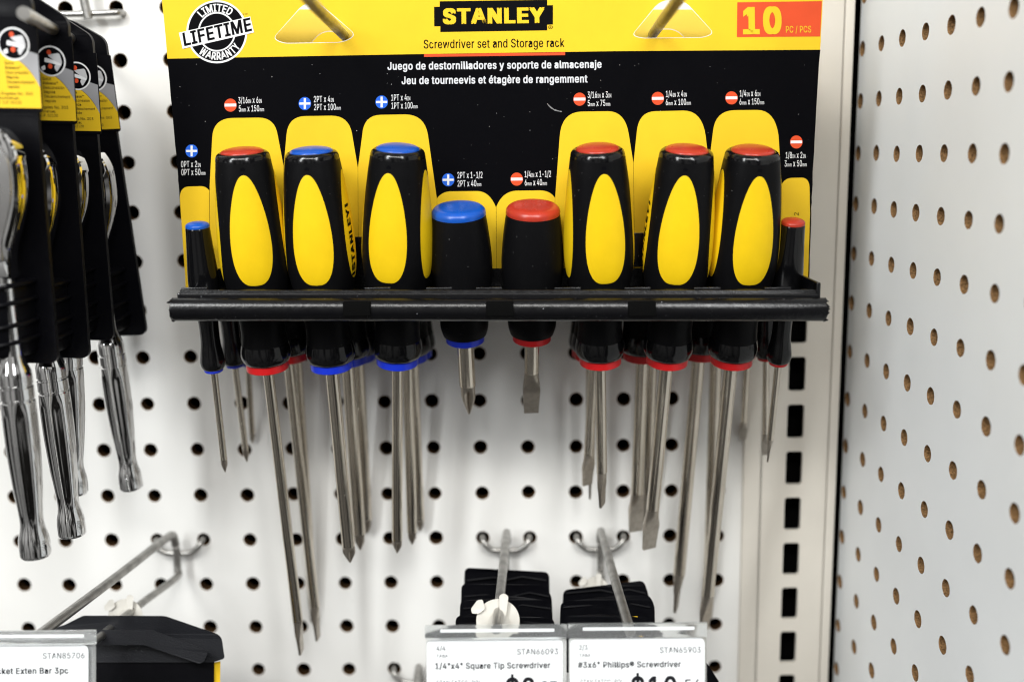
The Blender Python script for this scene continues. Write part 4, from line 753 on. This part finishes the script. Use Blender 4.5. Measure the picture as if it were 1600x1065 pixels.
for sz, rp, tp, Yr, colr, ro, br, lab in [
    ('0PT2', (367, 571), (386, 721), -44, 'blue', 10, 0, 'slim cross blade just right of the blue capped slim driver, over a peg hole'),
    ('0PT2', (387, 566), (394, 675), -20, 'blue', 10, 0, 'shortest looking slim blade of the left end, blurred, farthest back'),
    ('3/16x6', (450, 558), (497, 997), -44, 'red', 0, 84, 'long blade just right of and slightly above the tip of the longest left blade'),
    ('3/16x6', (464, 553), (488, 935), -20, 'red', 0, 80, 'rearmost long blade on the left, mostly covered by two longer blades'),
    ('2PT4', (543, 562), (563, 858), -44, 'blue', 0, 10, 'middle one of the three cross blades under the blue lettered handle'),
    ('2PT4', (559, 556), (573, 826), -20, 'blue', 0, 10, 'rearmost and shortest looking of the three cross blades under the blue lettered handle'),
    ('1PT4', (637, 558), (644, 850), -44, 'blue', 0, 10, 'middle one of the three thin blades left of the blue stubby driver'),
    ('1PT4', (646, 552), (656, 820), -20, 'blue', 0, 10, 'rearmost of the three thin blades left of the blue stubby driver'),
    ('3/16x3', (928, 556), (917.5, 757), -44, 'red', 0, 35, 'flat blade left of the shorter edge on blade, its face turned to view'),
    ('3/16x3', (923, 552), (922, 777), -20, 'red', 0, 85, 'dark edge on blade tip just under the flat blade right of the red stubby'),
    ('1/4x4', (1004, 556), (993, 829), -44, 'red', 0, 20, 'broad flat blade left of and behind the broad tip under the middle red cap'),
    ('1/4x4', (1018, 552), (1011, 790), -20, 'red', 0, 70, 'rearmost blade between the two broad tips under the middle red cap'),
    ('1/4x6', (1092, 553), (1056, 952), -44, 'red', 0, 70, 'long blurred blade standing clear to the left of the long right blade'),
    ('1/4x6', (1119, 553), (1108, 905), -20, 'red', 0, 50, 'long blade directly behind the long right blade, mostly covered'),
    ('1/8x2', (1197, 560), (1196, 710), -44, 'red', 0, 0, 'slim blade almost touching the tip of the slim right driver from behind'),
    ('1/8x2', (1168, 556), (1161, 675), -20, 'red', 0, 0, 'slim short blade standing clear between the long right blade and the post')]:
    driver(S_[sz], rp, tp, Yr, colr, lab, ro, br, group=G2, front=False)

# ================================================================== hooks
def wire(mb, pts, r=2.1, n=6, seg=12): mb.tube(spline(pts, n), r, seg)
def crossbar(root, ca, cb, row, drop=4.6, r=1.55):
    xa, xb, z = ca * PITCHMM, cb * PITCHMM, -row * PITCHMM
    mb = MB(); wire(mb, [(xa, 5, z + .8), (xa, 0, z + .9), (xa + .2, -4.2, z + .4), (xa + 1.6, -5.6, z - 2), (xa + 5, -5.8, z - drop), (xa + 9, -5.8, z - drop - .7), (xb - 9, -5.8, z - drop - .7), (xb - 5, -5.8, z - drop), (xb - 1.6, -5.6, z - 2), (xb - .2, -4.2, z + .4), (xb, 0, z + .9), (xb, 5, z + .8)], r, 5)
    mb.build('crossbar', 'zinc', root)
GH = 'double wire peg hooks with price tags'
def tag_hook(label, ca, row, top_px, end_px, Yend, stem_drop=24, low_end=None):
    cx_ = (ca + .5) * PITCHMM; z = -row * PITCHMM
    root = thing('peg_hook', (cx_, 0, z), label, 'peg hook', GH)
    crossbar(root, ca, ca + 1, row)
    A = atY(*top_px, -7.5); E = atY(*end_px, Yend)
    mb = MB(); wire(mb, [A + Vector((0, 1.0, -7)), A + Vector((0, -.4, -3)), A + Vector((0, -3, .2)), A + (E - A) * .1 + Vector((0, 0, .6)), A + (E - A) * .5, E], 2.15)
    mb.build('upper_prong', 'zinc', root)
    mb = MB(); B = Vector((cx_, -7.9, z - stem_drop)); lo = low_end if low_end else (E + Vector((0, 12, -22)))
    wire(mb, [(cx_, -7.6, z - 1.5), (cx_, -7.7, z - stem_drop * .6), B + Vector((0, -.3, 2.5)), B + Vector((0, -4, -1)), B + (lo - B) * .4, lo], 1.9)
    mb.build('lower_prong', 'zinc', root)
    return root, A, E, B, Vector(lo)
TY = -158
hk1 = tag_hook('grey double wire hook leaning left out of the pegboard over the black case', -9, 3, (272, 833), (60, 992), TY + 2, 16)
hk2 = tag_hook('grey double wire hook with a big white clip, holding the square tip price tag', -2, 3, (792, 829), (776, 985), TY + 2, 16)
hk3 = tag_hook('grey double wire hook slanting right, holding the last price tag', 0, 3, (938, 827), (984, 985), TY + 2, 16)
# hook in the bottom edge, base only in view
root = thing('peg_hook', (-4 * PITCHMM + 12, 0, -6 * PITCHMM), 'wire hook base at the bottom edge just left of the square tip price tag', 'peg hook')
crossbar(root, -4, -3, 6); mb = MB(); p = Vector((-3.42 * PITCHMM, -7.5, -6 * PITCHMM + 4)); wire(mb, [p + Vector((0, 1, -7)), p + Vector((0, -.4, -2)), p + Vector((0, -4, .3)), p + Vector((4, -60, 0)), p + Vector((7, -120, 0))], 2.15); mb.build('upper_prong', 'zinc', root)
# hook at the top left, only its base in view
ch = -10
root = thing('peg_hook', ((ch + .5) * PITCHMM, 0, 8 * PITCHMM), 'wire hook base on the pegboard at the top, right above the row of ratchet packs', 'peg hook')
xa = atY(133, 22, -6); xb = atY(184, 20, -6)
mb = MB(); wire(mb, [xa + Vector((-14, 0, 0)), xa, (xa + xb) / 2, xb + Vector((-1.5, 0, 0)), xb + Vector((.4, 2, .3)), xb + Vector((.6, 9, .6))], 1.55); mb.build('crossbar', 'zinc', root)
mb = MB(); p = atY(138, 30, -8); wire(mb, [p, p + Vector((-1.5, -.5, 12)), p + Vector((-2.5, -1, 24)), p + Vector((-5, -30, 30)), p + Vector((-9, -70, 30))], 2.1); mb.build('upper_prong', 'zinc', root)
# hooks through the card
def card_hook(label, far_px, near_px, Yf):
    A = atY(*far_px, Yf); Bq = atZ(*near_px, A.z); d = (Bq - A) / (Bq.y - A.y)
    W0 = A + d * (-6 - A.y); E = A + d * (-185 - A.y)
    root = thing('peg_hook', (W0.x, 0, W0.z), label, 'peg hook', 'hooks through the screwdriver cards')
    mb = MB(); wire(mb, [W0 + Vector((0, 0, -8)), W0 + Vector((0, -.5, -3)), W0 + d * -4, W0 + (E - W0) * .5, E - (E - W0) * .06, E + Vector((0, 0, 4))], 2.25); mb.build('prong', 'zinc', root)
    mb = MB(); wire(mb, [W0 + Vector((-12.7, 8, 1)), W0 + Vector((-12.5, 2, 1)), W0 + Vector((-10, 0, -4)), W0 + Vector((0, .4, -6)), W0 + Vector((10, 0, -4)), W0 + Vector((12.5, 2, 1)), W0 + Vector((12.7, 8, 1))], 1.55); mb.build('crossbar', 'zinc', root)
card_hook('grey wire hook through the hanger slot beside the lifetime warranty badge', (539, 58), (484, 0), -45)
card_hook('grey wire hook through the hanger slot nearest the red 10 piece panel', (1019, 56), (1058, 0), -45)

# ================================================================== ratchets in their packs
def ratchet(head_px, end_px, Yh, Ye, label, roll=0.0):
    A = atY(*head_px, Yh); B = atY(*end_px, Ye); d = (B - A).normalized(); Lg = (B - A).length
    t = thing('ratchet_wrench', A, label, 'ratchet', 'chrome ratchets in black packs')
    zax = -d; xax = Vector((1, 0, 0)); xax = (xax - zax * xax.dot(zax)).normalized(); yax = zax.cross(xax)
    t.rotation_mode = 'QUATERNION'; t.rotation_quaternion = Matrix((xax, yax, zax)).transposed().to_quaternion()
    k = Lg / 158.0
    outl = []
    for p in spline([(0, 21, 0), (7.5, 18.8, 0), (11.6, 12, 0), (12.4, 3, 0), (11.4, -7, 0), (8.4, -17, 0), (5.4, -25, 0), (4.3, -31, 0), (4.1, -36, 0)], 5): outl.append((p.x, p.y))
    outl = outl + [(-x, y) for x, y in reversed(outl)][:-1]
    def ringat(s_, y): return [(x * (1 - s_ * .10) , y, (z + 4) * (1 - s_ * .09) - 4) for x, z in outl]
    mb = MB(); mb.loft([ringat(1.6, 5.0), ringat(.35, 4.2), ringat(0, 3.2), ringat(0, -3.2), ringat(.35, -4.2), ringat(1.6, -5.0)], 0)
    o = mb.build('head', ['chrome'], local=True, sharp=25); o.parent = t
    mb = MB(); rg = lambda y, f: [(x * f, y, (z + 2) * f - 2) for x, z in outl]
    mb.loft([rg(-5.0, .80), rg(-5.7, .78), rg(-5.9, .74)], 0, cap0=False); o = mb.build('cover_plate', ['satin'], local=True, sharp=25); o.parent = t
    mb = MB()
    mb.add([(3 + 1.7 * math.cos(a), -5.97, -7 + 1.7 * math.sin(a)) for a in [i * math.pi / 8 for i in range(16)]], [tuple(range(16))], 0); o = mb.build('screw', ['ink_black'], local=True); o.parent = t
    mb = MB(); c0 = -78
    mb.lathe([(-33, 4.0), (-40, 4.0), (-60, 4.0), (-70, 4.1)], 32, cap0=True, cap1=False)
    mb.lathe(smooth_prof([(-70, 4.1), (-74, 5.0), (-77, 6.0), (-79, 6.2)], 4), 32, cap0=False, cap1=False)
    g = [(-79, 6.2), (-82.2, 6.25), (-82.6, 5.8), (-83.2, 5.8), (-83.6, 6.3), (-88.2, 6.35), (-88.6, 5.9), (-89.2, 5.9), (-89.6, 6.4)]
    mb.lathe(g, 36, cap0=False, cap1=False)
    flut = lambda tt, z: 1 - .10 * (0.5 + .5 * math.cos(6 * tt)) * min(1, max(0, (-89.6 - z) / 6)) * min(1, max(0, (z + 146) / 8))
    mb.lathe(smooth_prof([(-89.6, 6.4), (-98, 6.5), (-110, 6.35), (-124, 5.7), (-134, 4.9), (-141, 4.45), (-145, 4.7), (-149, 5.6), (-153, 5.95), (-157, 5.95)], 5) + [(-157.8, 5.5), (-158, 4.5)], 36, fn=flut, cap0=False, cap1=True)
    for v in mb.v: v.z *= k
    o = mb.build('grip', ['chrome'], local=True, sharp=40); o.parent = t
    return t
GP = 'black ratchet packs on one hook'
def pack(rt, rb, Yt, Yb, label, hole=True):
    """rt: upper right corner of the label, rb: lower right corner of the body"""
    A = atY(*rt, Yt); B = atY(*rb, Yb); v = (A - B); H = v.length; v.normalize()
    n = Vector((1, 0, 0)).cross(v).normalized(); u = v.cross(n).normalized()
    if n.y > 0: n = -n
    u = Vector((1, 0, 0)); u = (u - v * u.dot(v)).normalized(); n = u.cross(v)
    if n.y > 0: n = -n
    W = 46.0
    def fn(x, y, o=0.0): return B + u * (x - W) + v * y + n * o
    t = thing('ratchet_pack', fn(W / 2, 0), label, 'tool pack', GP)
    LH = 34.5
    body = rounded([(2.5, 0, 4), (W - 1.2, 0, 4), (W - 2.2, H - LH - 3, 2), (W - 2.2, H - LH + 3, 0), (W - 1.5, H, 1), (W - 1.5, H + 7, 6), (W * .62, H + 17, 10), (W * .38, H + 17, 10), (1.5, H + 7, 6), (1.5, H, 1), (2.2, H - LH - 3, 2)], 2)
    hole_ = ellipse(W * .56, H + 6.5, 5.2, 3.6, 20)
    mb = MB(); mb.poly([body, hole_], fn, 0, 0, 2.4); mb.build('backing', 'pack', t, bevel=.35)
    mb = MB(); 
    mb.poly([rounded([(0, H - LH, 1.5), (W, H - LH, 1.5), (W, H, .6), (0, H, .6)], 1)], fn, .55, 0, .5)
    G = W; top = H; ls = H - LH
    cx_, cy_ = W - 9.0, H - 13.0
    yel = bez([(0, ls + 1.4), (W - .2, ls + 1.4), (W - .2, H - 25.5), ('c', (W - 3.5, H - 18.2), (W - 8.5, H - 15.2)), ('c', (W - 15, H - 11.6), (W - 26, H - 11.2)), (0, H - 11)])
    gr = bez([(W - .2, H - 25.2), (W - .2, H - 13.4), (W - 4, H - 12.2), (W - 9, H - 12.2), (W - 9, H - 14.8), ('c', (W - 3.4, H - 17.8), (W - .4, H - 25.2))])
    mb.poly([gr], fn, .60, 2); mb.poly([yel], fn, .63, 1)
    mb.poly([ellipse(cx_, cy_ + 3.2, 6.0, 6.0, 36)], fn, .67, 3); mb.poly([ellipse(cx_, cy_ + 3.2, 5.35, 5.35, 36)], fn, .71, 0)
    yy = cy_ + 3.2                                   # little picture: a hand turning a ratchet with red marks
    q = lambda *p: [(cx_ + a * .70, yy + b_ * .70) for a, b_ in p]
    mb.poly([rounded(q((-2, 3.5), (5.2, 4.6), (6.6, -1), (3, -6.3), (1.6, -3), (3.4, -1)), 1.0)], fn, .75, 4)
    mb.poly([rounded(q((-3.4, 1.9), (.5, .9), (6, -1.4), (5.8, -2.6), (-.6, -1), (-3.8, -.6)), .6)], fn, .79, 3)
    mb.poly([rounded(q((-6, -3.6), (-3.6, -2.2), (-3.2, -4.6), (-5, -5.4)), .4)], fn, .79, 3)
    mb.poly([ellipse(cx_ - .5, yy + 3.4, .9, 1.0, 12)], fn, .83, 5); mb.poly([ellipse(cx_ - .3, yy - 2.0, .9, 1.0, 12)], fn, .83, 5)
    mb.build('label_print', ['ink_black', 'card_yellow', 'label_grey', 'ink_white', 'skin', 'ink_red'], t, fix=False)
    mb = MB(); fl = lambda x, y, o=0: fn(x, -y, o)      # write() counts its second axis downwards
    x0 = W - 12.9
    for q, (s_, wd) in enumerate((('Quick', 3.5), ('Release™', 6.1), ('Desconexión', 8.5), ('Rápida', 4.5), ('Déclenchement', 10.4), ('rapide', 4.4))):
        yb = H - 17.2 - q * 1.74; xo = x0 + (0, .1, .15, .3, .4, .5)[q]
        write(mb, s_, (xo, -yb), (xo + wd, -yb), 1.12, fl, .7, 0, bold=.008)
    for q, (s_, xa_, xe_) in enumerate((('Los Ángeles No. 303', W - 18, W - 3.2), ('Nochinahuac', W - 16.4, W - 8.4), ('D.F. C.P. 02120', W - 17.5, W - 7.6))):
        yb = H - 28.4 - q * 1.62
        write(mb, s_, (xa_, -yb), (xe_, -yb), 1.12, fl, .7, 0, bold=.008)
    mb.build('label_lettering', ['ink_text'], t, fix=False)
    xs_ = W / 2 + 3.2; mb = MB(); rows = []
    for yy_, f_ in ((4.5, .86), (5.5, .97), (8, 1), (30, 1), (33, .97), (34.5, .86)):
        rows.append([fn(xs_ + 11.5 * math.cos(a) * f_, yy_, 0.3 + 17.6 * f_ * abs(math.sin(a)) ** .8) for a in [math.pi * i / 20 for i in range(21)]])
    mb.loft(rows, 0, cap0=True, cap1=True); mb.build('clip_shell', 'pack', t, sharp=50)
    for q in (0, 1, 2, 3):
        y = 10 + q * 6.6 + (2 if q > 1 else 0); mb = MB()
        mb.tube([fn(xs_ + 12 * math.cos(a), y + 1.4 * math.cos(a), 0.3 + 18.3 * math.sin(a) ** .8) for a in [math.pi * i / 16 for i in range(17)]], .95, 8)
        mb.build('strap', 'pack', t)
    return t
# left to right they hang from near to far
pack((57, 27), (95, 568), -141, -138, 'nearest ratchet pack, cut by the photo edge, its picture label half out of view')
pack((113, 57), (144, 560), -112, -108, 'ratchet pack with the sharpest full round picture and Quick Release lettering')
pack((151, 83), (182, 532), -78, -72, 'ratchet pack squeezed between the sharp label and the rearmost pack')
pack((173, 86), (233, 523), -50, -38, 'rearmost ratchet pack, swung out, its long black edge against the pegboard')
ratchet((-12, 285), (56, 868), -151, -146, 'nearest chrome ratchet, cut by the photo edge, hanging lowest')
ratchet((42, 296), (113, 835), -121, -112, 'chrome ratchet whose end shows a round notch, second lowest')
ratchet((92, 300), (117, 770), -87, -80, 'chrome ratchet mostly hidden behind the one with the notched end')
ratchet((137, 300), (205, 762), -60, -46, 'blurred chrome ratchet standing alone against the peg holes')
P1 = atY(59, 33, -139); P2 = atZ(92, 51, P1.z)
dq = (P2 - P1) / (P2.y - P1.y) if abs(P2.y - P1.y) > 5 else Vector((.2, 1, 0))
root = thing('peg_hook', (P1 + dq * (139)).to_tuple(), 'grey wire hook carrying the four ratchet packs', 'peg hook')
mb = MB(); wire(mb, [P1 + dq * 139, P1 + dq * 70, P1, P1 - dq * 22], 2.4); mb.build('prong', 'zinc', root)

# ================================================================== price tags
def price_tag(label, x0, x1, ytop, ypaper, lines, Y=TY, px0=None, px1=None):
    pl = Plane(atY((x0 + x1) / 2, ytop, Y), (0, -1, .10))
    base = pl((x0 + x1) / 2, 1120)
    t = thing('price_tag', base, label, 'price tag', 'price tags on the hook ends')
    mb = MB(); yb = 1150
    mb.poly([rounded([(x0, ytop + 2), (x1, ytop), (x1, ytop + 23), (x0, ytop + 25)], 2, 3)], pl, 1.9, 0, 3.4)
    mb.build('top_channel', 'clear', t, bevel=.4)
    mb = MB(); mb.poly([rounded([(x0 + 2, ytop + 25.6), (x1 - 1, ytop + 23.6), (x1 - 1, yb), (x0 + 2, yb)], 3, 3)], pl, -.3, 0, .9); mb.build('back_sheet', 'clear', t)
    mb = MB(); mb.poly([[(x0 + 24, ytop + 8.6), (x1 - 20, ytop + 7.4), (x1 - 20, ytop + 12), (x0 + 24, ytop + 13.4)]], pl, 2.05, 0, .1)  # white strip painting in the reflection along the clear channel
    mb.build('channel_reflection', 'paper', t)
    mb = MB(); mb.poly([rounded([(px0, ypaper, 11), (px1, ypaper - 2, 11), (px1, yb - 4, 11), (px0, yb - 4, 11)], 11)], pl, .15, 0, .3); mb.build('paper_label', 'paper', t)
    mb = MB()
    for s_, a, b_, cap, bo in lines: write(mb, s_, a, b_, cap, pl, .22, 0, bold=bo)
    mb.build('label_lettering', ['ink_text'], t, fix=False)
price_tag('price tag reading Square Tip Screwdriver, in a clear holder at the bottom', 664, 886, 974, 998, [
    ('4/4', (682, 1016), (696, 1015.8), 7.5, .016), ('TABA', (682, 1026.6), (700, 1026.4), 4.6, .016), ('STAN66093', (808, 1022), (872, 1021.4), 9, .010),
    ('1/4"x4" Square Tip Screwdriver', (680, 1044.6), (860, 1043), 9.6, .026), ('STAN FATGO-BOL', (682, 1070), (752, 1069.4), 7.5, 0),
    ('$8', (790, 1096), (836, 1095.6), 38, .02), ('97', (846, 1083), (870, 1082.8), 19.5, .012)], px0=667, px1=879)
price_tag('price tag reading Phillips Screwdriver, in a clear holder below the long right blade', 886.8, 1105, 971, 997, [
    ('2/3', (905, 1014.6), (918, 1014.4), 7.5, .016), ('TABA', (905, 1025.4), (923, 1025.2), 4.6, .016), ('STAN65903', (1031, 1019.4), (1095, 1018.8), 9, .010),
    ('#3x6" Phillips® Screwdriver', (903, 1042.8), (1064, 1041.4), 9.6, .026), ('STAN FATCO-BOL', (907, 1068.5), (974, 1068), 7.5, 0),
    ('$10', (986, 1094), (1058, 1093.4), 38, .02), ('56', (1070, 1080), (1094, 1079.8), 19.5, .012)], px0=891, px1=1101)
price_tag('price tag reading Exten Bar 3pc, cut by the photo edge at the bottom', -72, 151, 983, 1008, [
    ('STAN85706', (67, 1028.4), (132, 1027.6), 9, .010), ('Socket Exten Bar 3pc', (-20, 1052.6), (107, 1051.4), 9.6, .026), ('STAN FATGO-BOL', (-52, 1078), (18, 1077.4), 7.5, 0), ('$9', (30, 1106), (76, 1105.6), 36, .02)], px0=-68, px1=138)

# ================================================================== hang tabs, clips and case on the lower hooks
def hang_tab(label, pts, Y, thick=1.3, tilt=.12, extra=None, rib=True, group='black hang tabs on the lower hooks'):
    pl = Plane(atY(pts[0][0], pts[0][1], Y), (0, -1, tilt))
    base = pl(sum(p[0] for p in pts) / len(pts), max(p[1] for p in pts))
    t = thing('hang_tab', base, label, 'hang tab', group)
    mb = MB()
    lp = rounded(pts, 9, 6)
    cx_ = sum(p[0] for p in pts) / len(pts); ph = random.random() * 6
    def wav(x, y, o=0.0): return pl(x, y, o + .9 * math.sin((x - cx_) * .045 + ph))
    # densify so the sheet can undulate
    dl = []
    for i, p in enumerate(lp):
        q = lp[(i + 1) % len(lp)]; n_ = max(1, int(math.hypot(q[0] - p[0], q[1] - p[1]) / 8))
        for k in range(n_): dl.append((p[0] + (q[0] - p[0]) * k / n_, p[1] + (q[1] - p[1]) * k / n_))
    mb.poly([dl], wav, 0, 0, thick); mb.build('sheet', 'pack', t, bevel=.3)
    if not rib: return t
    mb = MB()
    y0 = min(p[1] for p in pts) + 16; xm = cx_ - 6
    mb.tube([wav(min(p[0] for p in pts) + 8, y0 + 4, .4), wav(cx_ - 20, y0 - 1, .5), wav(cx_, y0 + 3, .5), wav(cx_ + 24, y0 - 2, .5), wav(max(p[0] for p in pts) - 8, y0 + 4, .4)], .7, 8); mb.build('moulded_rib', 'pack', t)
    if extra:
        mb = MB(); mb.poly([extra], wav, .3, 0, .1); mb.build('yellow_print', 'card_yellow', t)
    return t
hang_tab('rearmost black hang tab, tallest of the stack behind the big white clip', [(726, 886), (858, 893), (861, 1010), (722, 1010)], -52)
hang_tab('second black hang tab from the pegboard, in the stack behind the big white clip', [(721, 911), (850, 913), (862, 930), (866, 1030), (718, 1030)], -72)
hang_tab('third black hang tab from the pegboard, wavy, right behind the big white clip', [(719, 938), (800, 930), (858, 938), (868, 1045), (716, 1045)], -92)
hang_tab('front black hang tab, low in the stack touching the big white clip', [(712, 962), (760, 955), (866, 966), (870, 1060), (710, 1060)], -112)
hang_tab('rearmost black hang tab, raised at its right corner, behind the right slanting hook', [(880, 921), (1006, 906), (1014, 930), (1016, 1020), (876, 1020)], -66)
hang_tab('middle black hang tab behind the right slanting hook', [(876, 940), (955, 930), (1014, 928), (1023, 945), (1024, 1040), (872, 1040)], -88)
hang_tab('front black hang tab with a dot of yellow print, above the Phillips price tag', [(882, 962), (940, 958), (1016, 964), (1022, 1050), (878, 1050)], -108, extra=[(985, 962.5), (996, 962), (996.5, 968), (985.5, 968.5)])
def clip(label, cpx, rpx_, Y, tilt=.35):
    pl = Plane(atY(*cpx, Y), (0, -1, tilt)); cx_, cy_ = cpx
    t = thing('hook_clip', pl(cx_, cy_), label, 'plastic clip', 'white clips on the hooks')
    mb = MB(); mb.poly([ellipse(cx_, cy_, rpx_, rpx_, 40)], pl, 0, 0, 1.6); mb.build('disc', 'white_clip', t, bevel=.4)
    mb = MB(); k = rpx_ / 37
    mb.poly([rounded([(cx_ + 3 * k, cy_ + 6 * k), (cx_ + 14 * k, cy_ - 8 * k), (cx_ + 18 * k, cy_ - 42 * k), (cx_ + 10 * k, cy_ - 47 * k), (cx_ + 2 * k, cy_ - 43 * k), (cx_ + 3 * k, cy_ - 12 * k)], 4 * k)], pl, 2.2, 0, 2.0)
    mb.build('latch', 'white_clip', t, bevel=.5)
    mb = MB(); mb.poly([rounded([(cx_ - 22 * k, cy_ - 20 * k), (cx_ - 26 * k, cy_ - 36 * k), (cx_ - 35 * k, cy_ - 35 * k), (cx_ - 46 * k, cy_ - 20 * k), (cx_ - 44 * k, cy_ - 12 * k), (cx_ - 32 * k, cy_ - 12 * k)], 3 * k)], pl, 1.4, 0, 2.0)
    mb.build('latch', 'white_clip', t, bevel=.5)
    mb = MB(); mb.poly([ellipse(cx_ + 2 * k, cy_ + 2 * k, 17 * k, 17 * k, 28)], pl, 1.2, 0, 1.2); mb.build('hub', 'white_clip', t, bevel=.5)
    return t
clip('big sharp white plastic clip right above the square tip price tag', (778, 969), 34, -136)
clip('small blurred white clip low on the right slanting hook near the pegboard', (930, 921), 21, -38)
clip('blurred off white clip above the black case', (196, 962), 27, -70)

# black case on the left hook
cs_pl = Plane(atY(240, 962, -92), (0, -1, .22))
cs = thing('tool_case', cs_pl(220, 1100), 'charcoal plastic tool case with chamfered lid and a strip of yellow, under the left hook', 'tool case')
mb = MB(); mb.poly([rounded([(60, 985, 4), (100, 976, 5), (130, 961, 4), (258, 961.5, 6), (346, 992, 10), (351, 1028, 4), (333, 1034, 2), (60, 1034, 2)], 4)], cs_pl, 0, 0, 22); mb.build('lid', 'case', cs, bevel=2.6)
mb = MB(); mb.poly([rounded([(70, 986, 3), (150, 983, 3), (238, 983, 4), (326, 1017, 6), (318, 1034, 4), (310, 1036, 3), (226, 1007, 4), (60, 1006, 2)], 3)], cs_pl, 8.5, 0, 8.4); mb.build('lid_ridge', 'case', cs, bevel=2.0)
mb = MB(); mb.poly([[(60, 1034.4), (332, 1034.4), (331, 1180), (60, 1180)]], cs_pl, -1.5, 0, 18); mb.build('body', 'pack', cs, bevel=.8)
mb = MB(); mb.poly([[(332.6, 1034.6), (344.5, 1032), (342, 1180), (331.5, 1180)]], cs_pl, -3, 0, 3); mb.build('yellow_label', 'card_yellow', cs)
# dark pack hanging behind the right price tag
hang_tab('dark pack edge peeping out right of the Phillips price tag', [(1090, 1026), (1104, 1034), (1126, 1068), (1132, 1120), (1090, 1120)], -95, rib=False, group=None)
